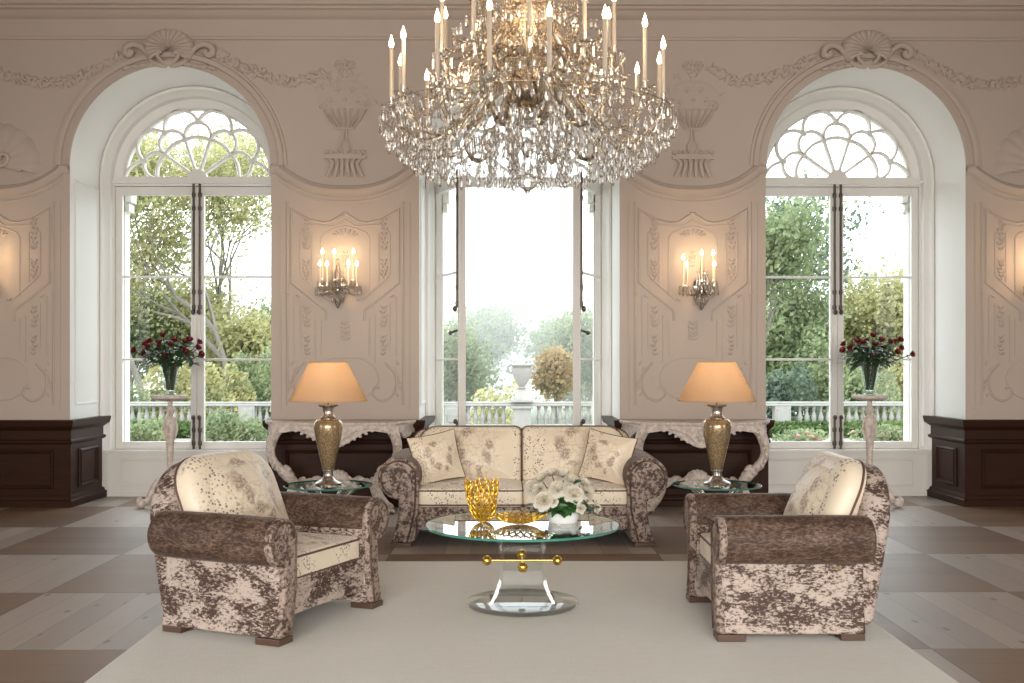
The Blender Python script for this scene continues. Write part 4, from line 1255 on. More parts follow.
# ------------------------------------------------------------------ things on the coffee table
def lattice(name, prof_fn, nu, nv, label, cat, loc, rz, rad, closed=True):
    """openwork woven from crossing wavy bars over the surface prof_fn(u,v)"""
    b = MB()
    for k in range(nu):
        for sg in (-1, 1):
            pts = []
            for j in range(nv * 4 + 1):
                v = j / (nv * 4); u = (k + sg * (.5 * (1 - math.cos(PI * v * nv)) * .5 + .0)) / nu
                pts.append(prof_fn(u, v))
            b.tube(pts, rad, 6)
    b.tube([prof_fn(i / 60, 0) for i in range(60)], rad, 6, True)
    for i in range(nu):                                # little cross links, staggered
        for j in range(nv):
            u = (i + .25 + .25 * (j % 2)) / nu; v = (j + .5) / nv
            b.tube([prof_fn(u, max(0, v - .45 / nv)), prof_fn(u, min(1, v + .45 / nv))], rad * .8, 5)
    o = b.build(name, 'gold_lattice', None, 60); o.location = loc; o.rotation_euler = (0, 0, rz)
    tag(o, label, cat, 'gilded openwork table pieces'); return o
def beaker(u, v):
    a = 2 * PI * u; r = .022 + .070 * min(1, v * 1.9) ** .55 - .004 * v
    if v < .02: r = .026
    return (r * math.cos(a) + .012 * (1 - v) ** 2 + .006 * math.sin(9 * v + 3 * a), r * math.sin(a) * .86, .007 + (.236 + .008 * math.sin(5 * a)) * v)
lattice('gold_openwork_beaker', beaker, 15, 7, 'tall gilded openwork beaker standing on the coffee table', 'vase', (CT.x - .232, CT.y + .06, CT.z), 0, .0048)
def dish(u, v):
    a = 2 * PI * u; r = .05 + .95 * v
    return (.158 * r * math.cos(a), .130 * r * math.sin(a), .007 + (.05 + .008 * math.cos(a)) * v ** 2.0)
lattice('gold_openwork_dish', dish, 20, 6, 'low gilded openwork dish beside the beaker on the coffee table', 'bowl', (CT.x - .012, CT.y - .02, CT.z), 0, .0046)

def white_flowers():
    c = Vector((CT.x + .235, CT.y + .055, CT.z))
    t = thing('white_bowl', 'white ceramic bowl holding white flowers on the coffee table', 'bowl', c)
    b = MB(); b.lathe([(.0, 0), (.078, 0), (.082, .006), (.088, .03), (.090, .062), (.085, .066), (.080, .06), (.07, .02), (.0, .015)], 36, sx=1, sy=.8); b.build('bowl', 'ceramic', t, 40)
    def peony(label):
        t = thing('white_rose', label, 'flower', (0, 0, 0), 0, 'white flowers in the bowl on the coffee table')
        b = MB(); rr = random.Random(5)
        for ring, (n, h, wd, tilt, cup) in enumerate(((9, .048, .024, .20, -.012), (9, .045, .023, .55, -.006), (8, .042, .021, .95, .006), (7, .038, .019, 1.6, .012), (6, .032, .016, 2.6, .013), (4, .026, .012, 5, .010))):
            for k in range(n):
                a = 2 * PI * (k + .5 * (ring % 2)) / n + rr.uniform(-.15, .15)
                ca, sa = math.cos(a), math.sin(a)
                petal_patch(b, (ca * .004, sa * .004, -.006 + .002 * ring), (ca, sa, tilt), (-ca * tilt, -sa * tilt, 1), wd * rr.uniform(.9, 1.1), h * rr.uniform(.88, 1.08), cup + rr.uniform(-.006, .006))
        b.build('petals', 'white_petal', t, 60, weld=True)
        b = MB()
        for k in range(7):
            a = k * 2.4; b.ell((.004 * math.sqrt(k) * math.cos(a), .004 * math.sqrt(k) * math.sin(a), .014), (.005, .005, .012), 6, 4)
        b.build('heart', 'petal_heart', t, 60, label='pale yellow flower heart')
        b = MB(); b.tube([(0, 0, 0), (0, 0, -.07)], .003, 5); b.build('stem', 'stem', t, 60)
        return t
    # positions measured against the photo: offsets in metres from the bowl's axis (right, up) plus depth
    K_ = 1 / 176.0; px0 = (c.x) / c.y * F + VX; py0 = HY + (CAMZ - c.z) / c.y * F
    spots = [(546.5, 506, .02), (531.5, 487.5, -.02), (557.5, 489.5, -.08), (574, 494.5, -.10), (543, 501, -.11), (552, 474, .06), (563.5, 475.5, .03), (571.5, 480.5, -.02), (582.5, 483, .02), (588, 493, -.03), (553, 502, -.12), (581, 508.5, -.10), (597, 508, -.03), (538, 491, -.05), (541.5, 479, .02)]
    proto = None
    for i, (px, py, dy) in enumerate(spots):
        if i == 0: continue
        p = at(px, py, c.y + dy)
        lab = 'white rose in the posy on the coffee table'
        if proto is None: proto = peony(lab); o = proto
        else: o = copy_tree(proto)
        o.location = p
        d = (p - (c + Vector((0, 0, .06)))); d = d.normalized() + Vector((0, -.35, .1))
        o.rotation_mode = 'QUATERNION'; o.rotation_quaternion = d.to_track_quat('Z', 'Y')
        s = .62 if i in (10, 11, 12) else (1.15 if i in (2, 3, 4) else .98); o.scale = (s,) * 3
    b = MB(); rr = random.Random(3)
    for i in range(300):
        a = rr.uniform(0, 2 * PI); r = rr.uniform(.01, .125)
        p = (c.x + r * 1.15 * math.cos(a), c.y + r * .8 * math.sin(a), c.z + .06 + rr.uniform(0, .15) * math.sqrt(max(0, 1 - (r / .15) ** 2)))
        leaf_blade(b, p, (math.cos(a), math.sin(a), rr.uniform(-.45, .5)), (0, 0, 1), rr.uniform(.04, .07), rr.uniform(.014, .024))
    for px, py in ((527, 500), (530, 508), (590, 507), (578, 472), (536, 480), (560, 510), (600, 503), (585, 500)):
        p = at(px, py, c.y - .06); d = p - c
        for k in range(5): leaf_blade(b, p - d * .25, (d.x + rr.uniform(-.05, .05), d.y + rr.uniform(-.06, .06), d.z * .4 + rr.uniform(-.03, .03)), (0, 0, 1), .055, .02)
    b.ell((c.x, c.y, c.z + .105), (.095, .075, .06), 14, 8)
    o = b.build('posy_greenery', 'leaf_mid', None, 60, weld=True); tag(o, 'green leaves between the white flowers on the coffee table', 'leaves'); o['kind'] = 'stuff'
white_flowers()

# ------------------------------------------------------------------ chandelier
CX, CY, CB = .130, 6.50, 2.40
def drop_mesh(b, x, y, z, L=.08, r=.013, rot=0.0):
    b.lathe([(.0, 0), (r * .5, -.08 * L), (r * .30, -.16 * L), (r * .7, -.36 * L), (r, -.68 * L), (r * .62, -.90 * L), (.0, -L)], 6, (x, y, z), mat=Matrix.Rotation(rot, 3, 'Z'))
def prism_mesh(b, x, y, z, L=.12, r=.009, rot=0.0):
    b.lathe([(.0, 0), (r * .6, -.010), (r * .35, -.018), (r, -.03), (r * .92, -L * .85), (.0, -L)], 5, (x, y, z), mat=Matrix.Rotation(rot, 3, 'Z'))
def bead(b, p, r): b.lathe([(.0, -r), (r * .95, -r * .15), (r * .95, r * .15), (.0, r)], 6, p)
def flame_obj(parent, x, y, z, h=.082, r=.0155, label=None):
    b = MB(); b.lathe([(.0, 0), (r * .7, h * .06), (r, h * .25), (r * .85, h * .48), (r * .45, h * .72), (r * .15, h * .9), (.0, h)], 12, (x, y, z)); return b.build('flame_bulb', 'flame', parent, 60)
def candle_parts(parent, x, y, z, h, r=.0125, fh=.080):
    b = MB(); b.lathe([(r * 1.25, 0), (r * 1.25, .02), (r, .022), (r * .96, h - .004), (r * .6, h), (.0, h)], 12, (x, y, z)); c = b.build('candle', 'candle', parent, 50)
    flame_obj(c, x, y, z + h - .002, fh); return c
def chandelier():
    t = thing('chandelier', 'large tiered crystal chandelier with candle bulbs, hanging over the sofa and table', 'chandelier', (CX, CY, CB))
    def B(b, name, mat, parent=t, **k):
        b.v = [(x, y, z - CB) for x, y, z in b.v]; return b.build(name, mat, parent, **k)
    def spin(o, a):
        c = copy_tree(o, o.parent); c.rotation_euler = (0, 0, a); return c
    # centre column
    b = MB(); b.lathe([(.0, 2.90), (.05, 2.905), (.068, 2.93), (.068, 2.985), (.06, 3.0), (.0, 3.0)], 28)
    for i in range(14): a = 2 * PI * i / 14; b.box(.063 * math.cos(a) - .005, .063 * math.cos(a) + .005, .063 * math.sin(a) - .005, .063 * math.sin(a) + .005, 2.985, 3.03)
    B(b, 'hub', 'brass_dark', smooth=30)
    b = MB(); b.lathe([(.03, 3.0), (.06, 3.04), (.12, 3.12), (.15, 3.22), (.13, 3.27), (.06, 3.30), (.04, 3.36), (.07, 3.42), (.11, 3.52), (.12, 3.60), (.06, 3.64), (.04, 3.72), (.07, 3.80), (.09, 3.90), (.05, 3.98), (.03, 4.1), (.06, 4.2), (.03, 4.3), (.0, 4.32)], 12)
    B(b, 'crystal_column', 'crystal_warm', smooth=20)
    b = MB(); b.tube([(0, 0, 4.3), (0, 0, ZC)], .014, 8); b.lathe([(.0, ZC - .10), (.05, ZC - .09), (.10, ZC - .03), (.11, ZC - .002), (.0, ZC - .001)], 24); B(b, 'hanging_rod', 'brass_dark', smooth=40)
    b = MB(); b.tube([(0, 0, 2.91), (0, 0, 2.50)], .007, 6); b.lathe([(.0, 2.62), (.03, 2.64), (.045, 2.68), (.03, 2.72), (.0, 2.74)], 12); b.lathe([(.0, 2.80), (.05, 2.81), (.07, 2.84), (.03, 2.87), (.0, 2.88)], 12)
    B(b, 'lower_stem', 'crystal', smooth=20)
    b = MB(); b.lathe([(.0, 2.405), (.012, 2.41), (.018, 2.425), (.045, 2.44), (.062, 2.47), (.058, 2.50), (.035, 2.525), (.0, 2.53)], 10); B(b, 'finial_ball', 'crystal', smooth=15)
    # lower arms
    NA = 16; A0 = R(7)
    P = spline([(.06, 0, 2.96), (.16, 0, 3.05), (.27, 0, 3.02), (.40, 0, 2.85), (.54, 0, 2.72), (.68, 0, 2.72), (.78, 0, 2.80), (.815, 0, 2.90)], 6)
    proto = None
    for i in range(NA):
        a = A0 + 2 * PI * i / NA
        if proto is None:
            b = MB(); b.tube(P, [.017 + .003 * math.sin(k * 1.6) for k in range(len(P))], 7); proto = B(b, 'arm', 'crystal_warm', smooth=25)
            proto.rotation_euler = (0, 0, a)
        else: spin(proto, a)
    # cups, with their prisms, and candles
    cups = [(A0 + 2 * PI * i / NA, .815, 2.905, .30 + .02 * (i % 3)) for i in range(NA)] + [(R(18) + 2 * PI * i / 10, .53, 3.20, .30) for i in range(10)]
    protoc = None
    for a, r, z, h in cups:
        x, y = r * math.cos(a), r * math.sin(a)
        if protoc is None:
            b = MB(); n = 24
            rings = []
            for rr, zz in ((.012, -.03), (.02, -.015), (.045, -.005), (.062, .012), (.060, .015), (.03, .006), (.016, .006), (.020, .05), (.014, .055)):
                rings.append([(rr * (1 + (.10 if rr > .04 else 0) * math.cos(8 * 2 * PI * k / n)) * math.cos(2 * PI * k / n), rr * (1 + (.10 if rr > .04 else 0) * math.cos(8 * 2 * PI * k / n)) * math.sin(2 * PI * k / n), zz) for k in range(n)])
            b.loft(rings); protoc = b.build('drip_cup', 'crystal_thin', t, 20)
            b = MB()
            for k in range(9): q = 2 * PI * k / 9; prism_mesh(b, .058 * math.cos(q), .058 * math.sin(q), .004, .115, .0085, q)
            pr = b.build('prism_fringe', 'crystal_thin', protoc, 0); o = protoc
        else: o = copy_tree(protoc, t)
        o.location = (x, y, z - CB); o.rotation_euler = (0, 0, a)
        candle_parts(t, x, y, z + .012 - CB, h)
    # upper arms and ornamental scrolls
    P = spline([(.06, 0, 3.42), (.16, 0, 3.40), (.28, 0, 3.22), (.40, 0, 3.08), (.50, 0, 3.10), (.53, 0, 3.19)], 6); proto = None
    for i in range(10):
        a = R(18) + 2 * PI * i / 10
        if proto is None:
            b = MB(); b.tube(P, .014, 7); proto = B(b, 'upper_arm', 'crystal_warm', smooth=25); proto.rotation_euler = (0, 0, a)
        else: spin(proto, a)
    P = spline([(.06, 0, 2.98), (.14, 0, 3.12), (.26, 0, 3.22), (.38, 0, 3.20), (.42, 0, 3.12), (.37, 0, 3.06), (.31, 0, 3.09)], 6); proto = None
    for i in range(12):
        a = R(3) + 2 * PI * i / 12
        if proto is None:
            b = MB(); b.tube(P, .012, 7); proto = B(b, 'scroll', 'crystal_warm', smooth=25); proto.rotation_euler = (0, 0, a)
        else: spin(proto, a)
    # strands of beads from the crown, and swags to the lower arms
    def strand(p0, p1, sag, n, r):
        b = MB()
        for k in range(n + 1):
            q = k / n; p = Vector(p0).lerp(Vector(p1), q); p.z -= sag * 4 * q * (1 - q); bead(b, p, r)
        return b
    for (N, a0, r0, z0, r1, z1, sag, n, rb) in ((20, .1, .07, 4.22, .36, 3.70, .10, 26, .0125), (20, .25, .36, 3.70, .10, 3.34, .05, 16, .012), (16, .17, .12, 3.60, .52, 3.26, .13, 20, .012), (16, .0, .10, 3.24, .78, 2.98, .17, 30, .011), (20, .2, .30, 3.62, .30, 3.22, .0, 16, .011)):
        proto = None
        for i in range(N):
            a = a0 + 2 * PI * i / N
            if proto is None:
                proto = B(strand((r0, 0, z0), (r1, 0, z1), sag, n, rb), 'bead_strand', 'crystal_warm', smooth=0); proto.rotation_euler = (0, 0, a)
            else: spin(proto, a)
    # hanging drops under the arms: rings of swags
    drops = []
    rr = random.Random(21)
    for (r, z, n, sag, ns, L) in ((.885, 2.86, 48, .03, 16, .085), (.84, 2.79, 48, .05, 16, .085), (.78, 2.735, 48, .05, 16, .085), (.71, 2.69, 44, .05, 16, .085), (.63, 2.655, 40, .05, 16, .085), (.55, 2.65, 36, .04, 12, .08), (.60, 2.60, 36, .03, 12, .08), (.68, 2.635, 40, .03, 16, .08), (.47, 2.68, 28, .04, 12, .075), (.36, 2.84, 28, .03, 12, .07), (.28, 2.76, 24, .03, 12, .07), (.20, 2.92, 20, .02, 10, .07), (.50, 3.09, 30, .04, 10, .075), (.58, 3.10, 30, .03, 10, .075), (.40, 3.02, 24, .03, 12, .07), (.36, 3.68, 30, .03, 10, .08), (.30, 3.45, 24, .03, 12, .08), (.14, 3.30, 14, .0, 14, .07), (.45, 3.40, 26, .03, 10, .07)):
        n = int(n * (1.6 if r > .62 or z > 2.9 else .8))
        for k in range(n):
            a = 2 * PI * k / n + r * 3; q = (k * ns / n) % 1.0
            drops.append((r * math.cos(a), r * math.sin(a), z - sag * 4 * q * (1 - q) + rr.uniform(-.008, .008), L * rr.uniform(.85, 1.1)))
    for c in range(8):                                  # hanging tassels under the middle
        a = R(22.5) + 2 * PI * c / 8; rc = .235
        for k in range(7):
            for j in range(5 - k // 2):
                q = 2 * PI * j / max(1, 5 - k // 2) + k; w_ = .045 * (1 - k / 8)
                drops.append((rc * math.cos(a) + w_ * math.cos(q), rc * math.sin(a) + w_ * math.sin(q), 2.80 - .048 * k, .06))
    for k in range(20):
        a = 2 * PI * k / 10; drops.append((.07 * math.cos(a), .07 * math.sin(a), 2.62 - .06 * (k // 10), .065))
    drops.sort(key=lambda d: d[1])                     # nearest to the room's front first
    vis = [d for d in drops if d[2] < 3.1][:98]
    ids = set(map(id, vis)); proto = None
    for d in vis:
        if proto is None:
            b = MB(); drop_mesh(b, 0, 0, 0, .08); proto = b.build('crystal_drop', 'crystal', t, 0); o = proto
        else: o = proto.copy(); COL.objects.link(o)
        o.parent = t; o.location = (d[0], d[1], d[2] - CB); o.scale = (d[3] / .08,) * 3; o.rotation_euler = (0, 0, d[0] * 40)
    b = MB()
    for d in drops:
        if id(d) not in ids: drop_mesh(b, d[0], d[1], d[2], d[3], .013, d[0] * 40)
    o = B(b, 'crystal_fringe', 'crystal', smooth=0); o['kind'] = 'stuff'
    b = MB()
    for (r, z) in ((.885, 2.86), (.71, 2.69), (.55, 2.65), (.36, 2.84), (.50, 3.09)):
        b.tube([(r * math.cos(2 * PI * i / 60), r * math.sin(2 * PI * i / 60), z) for i in range(60)], .002, 5, True)
    B(b, 'wire_ring', 'crystal_warm', smooth=60)
    point('chandelier_light', (CX, CY, 3.42), 9, (1.0, .70, .42), .25)
    for k in range(4): point('chandelier_light', (CX + .78 * math.cos(k * PI / 2 + .6), CY + .78 * math.sin(k * PI / 2 + .6), 3.25), 4, (1.0, .70, .42), .06)
chandelier()

# ------------------------------------------------------------------ wall sconces
def sconce(label, cpx, lights, base_y):
    Yc = YW - .16
    base = at(cpx, base_y, YW)
    t = thing('wall_sconce', label, 'wall lamp', (base.x, YW, base.z), 0, 'crystal sconces on the piers')
    def loc(p): return Vector(p) - Vector((base.x, YW, base.z))
    b = MB(); b.lathe([(.0, 0), (.07, 0), (.06, .012), (.03, .02), (.0, .022)], 24, mat=Matrix.Rotation(R(90), 3, 'X')); b.lathe([(.0, -.10), (.018, -.09), (.026, -.04), (.020, .02), (.028, .08), (.018, .14), (.012, .22), (.0, .24)], 10, (0, -.09, 0)); b.tube([(0, -.01, 0), (0, -.09, 0)], .012, 8)
    b.build('back_plate', 'crystal_warm', t, 25)
    b = MB(); b.lathe([(.0, -.24), (.012, -.23), (.028, -.19), (.034, -.14), (.02, -.10), (.0, -.09)], 10, (0, -.09, 0)); b.build('finial', 'crystal', t, 15)
    for i, (fx, fy, row) in enumerate(lights):
        Y = Yc + (.05 if row else -.06)
        tip = loc(at(fx, fy, Y))
        h = .20 if not row else .26
        cz = tip.z - .035 - h
        x, y = tip.x, tip.y
        b = MB(); b.tube(spline([(0, -.09, -.02), (x * .45, -.09 + (y + .09) * .5, -.09), (x * .9, y, min(cz, .0) - .06), (x, y, cz - .015)], 6), .009, 7); b.build('arm', 'crystal_warm', t, 30)
        b = MB(); b.lathe([(.008, -.02), (.016, -.008), (.044, .006), (.042, .010), (.012, .004), (.013, .03), (.010, .032)], 16, (x, y, cz)); c = b.build('drip_cup', 'crystal_thin', t, 20)
        for k in range(6):
            q = 2 * PI * k / 6 + .3; b = MB(); drop_mesh(b, x + .040 * math.cos(q), y + .040 * math.sin(q), cz + .002, .085, .0115); b.build('crystal_drop', 'crystal', c, 0)
        candle_parts(t, x, y, cz, h, .0085, .055)
    for k in range(9):                                  # chain of drops round the stem
        q = 2 * PI * k / 9; b = MB(); drop_mesh(b, .055 * math.cos(q), -.09 + .055 * math.sin(q), -.05 - .03 * (k % 2), .11, .014); b.build('crystal_drop', 'crystal', t, 0)
    for k in range(5):
        b = MB(); prism_mesh(b, -.05 + .025 * k, -.12, .14, .16, .008); b.build('crystal_prism', 'crystal', t, 0)
    c = at(cpx, 262, YW - .26)
    point('sconce_light', tuple(c), 4.2, (1.0, .66, .35), .05)
    return t
sconce('crystal wall sconce with seven lit candle bulbs, left of the middle window', 339.5, [(322.5, 250, 1), (334.5, 250, 1), (353.5, 250, 1), (320, 262, 0), (327, 262, 0), (348.6, 261, 0), (357, 262, 0)], 284)
sconce('crystal wall sconce with five lit candle bulbs, right of the middle window', 700, [(683.5, 255.5, 1), (702, 251, 1), (713.5, 251, 1), (687, 262.5, 0), (714.5, 262, 0)], 286)
sconce('crystal wall sconce on the outer pier, left of the left window', -20, [(-37, 250, 1), (-25, 250, 1), (-7, 250, 1), (-39, 262, 0), (-11, 261, 0)], 284)
sconce('crystal wall sconce on the outer pier, right of the right window', 1046, [(1029.5, 255.5, 1), (1048, 251, 1), (1059.5, 251, 1), (1033, 262.5, 0), (1060.5, 262, 0)], 286)

# ------------------------------------------------------------------ the park outside
GZ = -.80
struct(MB().box(-60, 60, YG + 1.2, 37.2, GZ - .3, GZ).build('ground_terrace', 'gravel', smooth=0))
struct(MB().box(-160, 160, 37.2, 320, -3.2, -3.0).build('ground_park', 'lawn', smooth=0))
# pale stone jambs of the facade, outside each window
for c in WINX:
    b = MB()
    for sg in (-1, 1):
        b.box(*sorted((c + sg * .80, c + sg * 1.1)), YG + .10, YG + .25, -.6, 3.24)
        b.box(*sorted((c + sg * .755, c + sg * 1.1)), YG + .10, YG + .26, 2.98, 3.06); b.box(*sorted((c + sg * .735, c + sg * 1.1)), YG + .10, YG + .27, 3.08, 3.20)
    trim(b, 'stone', smooth=0)

# thin autumn mist over the park
m, nt, out = new_mat('park_mist'); g = NG(nt)
vs_ = g.n('ShaderNodeVolumeScatter', {'Color': (.97, .99, 1, 1), 'Density': .022, 'Anisotropy': .2}); g.link(vs_.outputs[0], out.inputs['Volume'])
M['mist'] = m
o = struct(MB().box(-60, 60, 64.5, 150, -2.9, 11).build('mist', 'mist', None, 0)); o['kind'] = 'stuff'; tag(o, 'thin pale mist hanging over the park trees', 'mist')
YBAL = 36.0
def balustrade():
    t = thing('balustrade', 'white stone balustrade along the terrace outside the windows', 'balustrade', (0, YBAL, GZ))
    b = MB(); b.box(-26, 26, -.20, .20, .70, .78); b.box(-26, 26, -.16, .16, .78, .84); b.build('handrail', 'old_stone', t, 0, .02)
    b = MB(); b.box(-26, 26, -.18, .18, 0, .10); b.build('plinth', 'old_stone', t, 0, .02)
    prof = [(.055, .10), (.065, .12), (.050, .15), (.060, .20), (.088, .27), (.082, .34), (.050, .46), (.040, .54), (.058, .58), (.045, .61), (.07, .65), (.07, .70)]
    b = MB(); b.lathe(prof, 10); proto = b.build('baluster', 'old_stone', t, 50); first = True
    def put(x):
        nonlocal first
        if first: proto.location = (x, 0, 0); first = False; return
        o = proto.copy(); COL.objects.link(o); o.parent = t; o.location = (x, 0, 0)
    piers = [-8.6, -1.95 + .2, .53 + 2.75, 9.2, 14.6, -15.2]
    rows = [(-13.6, -7.2), (-2.9, 3.7), (8.4, 14.2)]
    n = 0
    for a, c in rows:
        x = a
        while x < c:
            if all(abs(x - p) > .38 for p in piers) and abs(x - .53) > .5: put(x); n += 1
            x += .235
    for p in piers:
        b = MB(); b.box(p - .27, p + .27, -.19, .19, .0, .72); b.box(p - .20, p + .20, -.21, -.18, .16, .62); b.build('pier', 'old_stone', t, 0, .015)
    b = MB(); b.box(.53 - .30, .53 + .30, -.30, .30, 0, .66); b.box(.53 - .37, .53 + .37, -.37, .37, .62, .70); b.build('pedestal', 'old_stone', t, 0, .02)
    u = thing('stone_urn', 'white stone urn on the balustrade in the middle window', 'urn', (.53, YBAL, GZ + .84))
    b = MB(); b.box(-.36, .36, -.36, .36, 0, .06)
    b.lathe([(.0, .06), (.30, .06), (.28, .16), (.19, .28), (.13, .36), (.12, .42), (.17, .46), (.10, .50), (.17, .60), (.27, .78), (.33, .98), (.36, 1.10), (.30, 1.12), (.33, 1.18), (.40, 1.21), (.40, 1.25), (.30, 1.24), (.0, 1.20)], 24)
    b.build('body', 'old_stone', u, 40)
    for sg in (-1, 1):
        b = MB(); b.tube(spline([(sg * .32, 0, .95), (sg * .44, 0, 1.0), (sg * .46, 0, 1.16), (sg * .38, 0, 1.22)], 5), .035, 7); b.build('handle', 'old_stone', u, 60)
balustrade()

def leaves_mb(b, pts, size, rr):
    for p in pts:
        n = Vector((rr.gauss(0, 1), rr.gauss(0, 1), rr.gauss(0, 1))).normalized(); u = n.orthogonal().normalized(); v = n.cross(u)
        s = size * rr.uniform(.6, 1.25); k = rr.uniform(.45, .8)
        b.add([p - u * s, p + v * s * k, p + u * s, p - v * s * k], [(0, 1, 2, 3)])
def tree(name, label, x, y, z0, H, spread, nleaf, leaf, mat, seed, cr0=.35, levels=4, clump=.5, trunk_r=None, group='trees in the park', lean=0.0):
    rr = random.Random(seed)
    t = thing(name, label, 'tree', (x, y, z0), 0, group)
    b = MB(); tips = []
    def grow(p, d, L, r, lev):
        n = 4; pts = [p]; q = p
        for i in range(n):
            d = (d + Vector((rr.gauss(0, .16), rr.gauss(0, .16), rr.gauss(.03, .10)))).normalized(); q = q + d * (L / n); pts.append(q)
        b.tube(pts, [r * (1 - .45 * i / n) for i in range(n + 1)], 6 if lev < 2 else 4)
        if lev >= levels: tips.append(q); tips.append(pts[2]); return
        if lev >= 1: tips.append(q)
        for k in range(3 if lev < 2 else rr.choice((2, 3))):
            a = rr.uniform(0, 2 * PI); w_ = rr.uniform(.5, 1.0) * spread
            e = d.orthogonal().normalized(); f = d.cross(e)
            nd = (d + (e * math.cos(a) + f * math.sin(a)) * w_ + Vector((0, 0, .12))).normalized()
            grow(pts[rr.choice((3, 4))] if k else q, nd, L * rr.uniform(.62, .82), r * .55, lev + 1)
    grow(Vector((0, 0, 0)), Vector((lean, 0, 1)), H * cr0, trunk_r or H * .013, 0)
    zmax = max(p.z for p in tips); k = H / zmax
    b.v = [(vx, vy, vz * k) for vx, vy, vz in b.v]; tips = [Vector((p.x, p.y, p.z * k)) for p in tips]
    b.build('trunk', 'bark', t, 60)
    b = MB(); pts = []
    for i in range(nleaf):
        c = rr.choice(tips); pts.append(c + Vector((rr.gauss(0, clump), rr.gauss(0, clump), rr.gauss(0, clump * .8))))
    leaves_mb(b, pts, leaf, rr); b.build('foliage', mat, t, 0, weld=True)
    return t
def bush(name, label, x, y, z0, rx, rz, n, leaf, mat, seed, cat='shrub', group=None, blossom=0, ry=None):
    rr = random.Random(seed); ry = ry or rx
    t = thing(name, label, cat, (x, y, z0), 0, group)
    b = MB(); pts = []
    lobes = [(Vector((rr.uniform(-.55, .55) * rx, rr.uniform(-.55, .55) * ry, rz * rr.uniform(.25, .75))), rr.uniform(.35, .6)) for _ in range(9)]
    for i in range(n):
        c, s = rr.choice(lobes); d = Vector((rr.gauss(0, 1), rr.gauss(0, 1), rr.gauss(0, 1))).normalized()
        p = c + Vector((d.x * rx * s, d.y * ry * s, d.z * rz * s)) * rr.uniform(.75, 1.02); p.z = max(.02, p.z); pts.append(p)
    leaves_mb(b, pts, leaf, rr); b.build('foliage', mat, t, 0, weld=True)
    b = MB()
    for k in range(5): b.tube([(0, 0, 0), (rr.uniform(-.3, .3) * rx, rr.uniform(-.3, .3) * ry, rz * .5)], .03, 5)
    b.build('stem', 'bark', t, 60)
    for k in range(blossom):
        p = pts[rr.randrange(len(pts))]; b = MB(); b.ell(p - Vector((0, .05, 0)), (.06, .06, .05), 7, 5); b.build('blossom', 'pink', t, 60)
    return t
PX = lambda px, Y: (px - VX) / F * Y
PZ = lambda py, Y: CAMZ - (py - HY) / F * Y
# left window: airy autumn trees over a bank of foliage
tree('tall_tree', 'tall thin-leaved tree with forked trunk behind the balustrade, left pane of the left window', PX(165, 50), 50, -3, PZ(118, 50) + 3, .70, 17000, .115, 'fol_yellow', 5, .27, 5, .8)
tree('tall_tree', 'tall branching autumn tree behind the balustrade, right pane of the left window', PX(238, 52), 52, -3, PZ(124, 52) + 3, .75, 17000, .115, 'fol_yellow', 12, .25, 5, .8)
tree('tall_tree', 'bare-branched tree rising behind the two autumn trees in the left window', PX(205, 62), 62, -3, PZ(130, 62) + 3, .7, 9000, .12, 'fol_yellow', 23, .28, 5, .9)
for i, (px, top, Y, mt, lab) in enumerate(((135, 290, 56, 'fol_green', 'dense green tree low behind the rose vase, at the left side of the left window'), (185, 296, 60, 'fol_yellow', 'yellow-green rounded tree behind the window bolts in the left window'), (235, 330, 55, 'fol_yellow', 'yellow-green tree low in the right pane of the left window'), (280, 318, 62, 'fol_green', 'green tree at the right side of the left window, beside the wall pier'), (95, 300, 60, 'fol_green', 'green tree seen at the very left of the left window'))):
    tree('park_tree', lab, PX(px, Y), Y, -3, PZ(top, Y) + 3, .9, 9000, .14, mt, 40 + i, .18, 4, .85, .12)
# right window
tree('tall_tree', 'tall green tree at the left side of the right window', PX(782, 48), 48, -3, PZ(205, 48) + 3, .62, 7000, .14, 'fol_green', 61, .30, 4, .60)
tree('tall_tree', 'blue-green dark tree behind the tall green tree in the right window', PX(772, 56), 56, -3, PZ(190, 56) + 3, .40, 4200, .15, 'fol_dark', 62, .30, 4, .6)
tree('bare_tree', 'sparse bare-branched tree in the upper right pane of the right window', PX(915, 60), 60, -3, PZ(235, 60) + 3, .7, 500, .10, 'fol_green', 63, .42, 4, .6, lean=-.15)
for i, (px, top, Y, mt, lab) in enumerate(((815, 292, 54, 'fol_green', 'green tree filling the lower left pane of the right window'), (862, 283, 58, 'fol_yellow', 'yellow-green rounded tree behind the roses in the right window'), (905, 280, 55, 'fol_yellow', 'yellow-green tree at the right side of the right window'), (790, 330, 60, 'fol_dark', 'dark green tree low at the left of the right window'), (940, 300, 60, 'fol_green', 'green tree at the far right of the right window, beside the stone jamb'))):
    tree('park_tree', lab, PX(px, Y), Y, -3, PZ(top, Y) + 3, .9, 9000, .14, mt, 80 + i, .18, 4, .85, .12)
# middle window: two rows of an avenue
for i, (px, top, Y, sp, mt, lab) in enumerate(((448, 345, 70, .9, 'fol_green', 'green avenue tree at the left edge of the middle window'), (484, 322, 84, .85, 'fol_green', 'tall green avenue tree left of the urn in the middle window'), (501, 352, 120, .6, 'fol_green', 'farthest avenue tree just left of the stone urn'), (553, 330, 84, .85, 'fol_green', 'tall grey-green avenue tree right of the urn in the middle window'), (589, 322, 74, .9, 'fol_green', 'green avenue tree at the right edge of the middle window'), (536, 350, 120, .6, 'fol_green', 'farthest avenue tree just right of the stone urn'), (556, 356, 68, .45, 'fol_orange', 'small orange autumn tree right of the stone urn'))):
    tree('avenue_tree', lab, PX(px, Y), Y, -3, PZ(top, Y) + 3, sp, 11000 if i < 6 else 3500, .17, mt, 110 + i, .16, 4, 1.0 if i < 6 else .45, .12, 'avenue trees beyond the terrace')
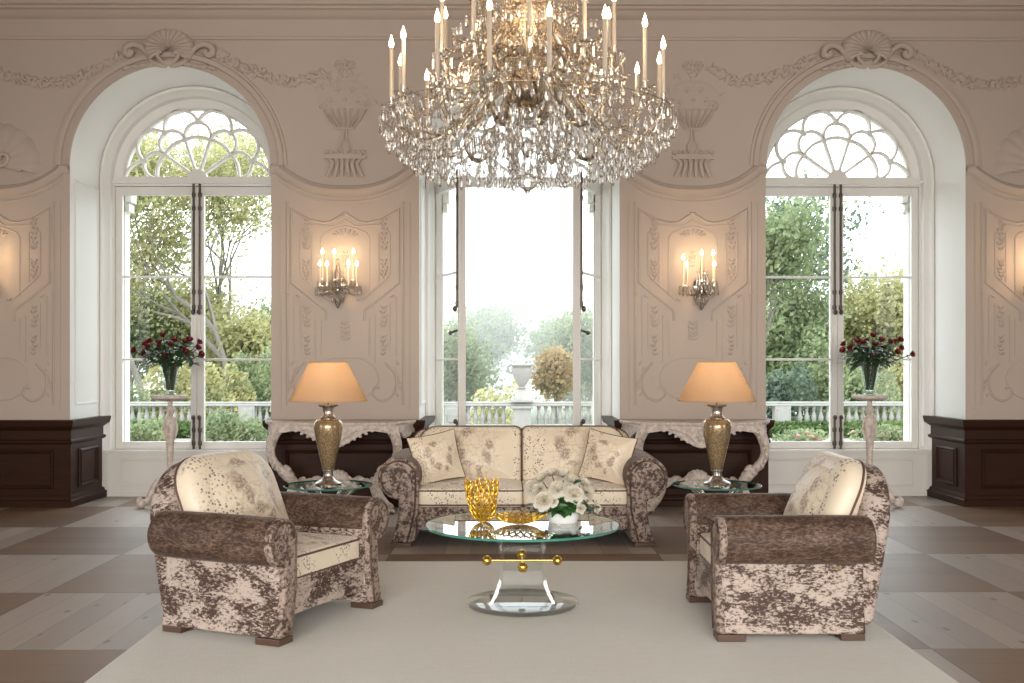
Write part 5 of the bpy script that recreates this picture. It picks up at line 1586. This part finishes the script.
bush('garden_bush', 'yellow-green bush behind the balustrade, left of the stone urn', PX(497, 40), 40, -2.0, 1.2, 2.5, 1600, .09, 'fol_yellow', 7)
# clipped beds and bushes on the terrace
for i, (xc, yc, w_) in enumerate(((PX(195, 33.5), 33.5, 3.2), (PX(840, 33.5), 33.5, 3.4), (PX(195, 31), 31, 3.0), (PX(840, 31), 31, 3.2))):
    lab = ['clipped low hedge nearest the balustrade outside the left window', 'clipped low hedge nearest the balustrade outside the right window', 'front row of clipped hedge outside the left window', 'front row of clipped hedge outside the right window'][i]
    rr = random.Random(i); b = MB(); pts = [Vector((rr.uniform(-w_, w_), rr.uniform(-.3, .3), rr.uniform(.0, .32))) for _ in range(5200)]
    leaves_mb(b, pts, .055, rr); o = b.build('box_hedge', 'fol_hedge', None, 0, weld=True); tag(o, lab, 'hedge', 'low hedges on the terrace', (xc, yc, GZ))
bush('rose_bush', 'round green bush in front of the balustrade, right pane of the left window', PX(238, 29), 29, GZ, .85, .80, 2200, .06, 'fol_green', 31)
bush('rose_bush', 'green bush in front of the balustrade, left pane of the left window', PX(150, 29), 29, GZ, .8, .55, 1600, .06, 'fol_green', 32)
bush('rose_bush', 'pink flowering bush low behind the right pedestal stand', PX(885, 29), 29, GZ, .9, .42, 1500, .05, 'fol_green', 33, blossom=14, group=None)
bush('rose_bush', 'pink flowering bush low in the left pane of the right window', PX(800, 29), 29, GZ, .9, .30, 1300, .05, 'fol_green', 34, blossom=6)

# undergrowth between the balustrade and the trees
for i, (px, Y, top, w_, mt, lab) in enumerate(((128, 43, 372, 1.5, 'fol_green', 'leafy shrub beyond the balustrade at the left jamb of the left window'), (178, 44, 366, 1.7, 'fol_yellow', 'yellow-green shrub beyond the balustrade, behind the left vase of roses'), (222, 43, 374, 1.6, 'fol_yellow', 'yellow-green shrub beyond the balustrade, just right of the bolts of the left window'), (262, 45, 362, 1.7, 'fol_green', 'leafy shrub beyond the balustrade, beside the wall pier in the left window'), (780, 43, 370, 1.7, 'fol_dark', 'dark shrub beyond the balustrade at the left of the right window'), (822, 44, 364, 1.7, 'fol_green', 'leafy shrub beyond the balustrade, just left of the bolts of the right window'), (866, 43, 372, 1.6, 'fol_green', 'leafy shrub beyond the balustrade, behind the right vase of roses'), (905, 45, 366, 1.7, 'fol_yellow', 'yellow-green shrub beyond the balustrade at the right jamb of the right window'))):
    bush('garden_shrub', lab, PX(px, Y), Y, -3, w_, PZ(top, Y) + 3.1, 5200, .11, mt, 200 + i, 'shrub', 'shrubs beyond the balustrade', ry=1.0)
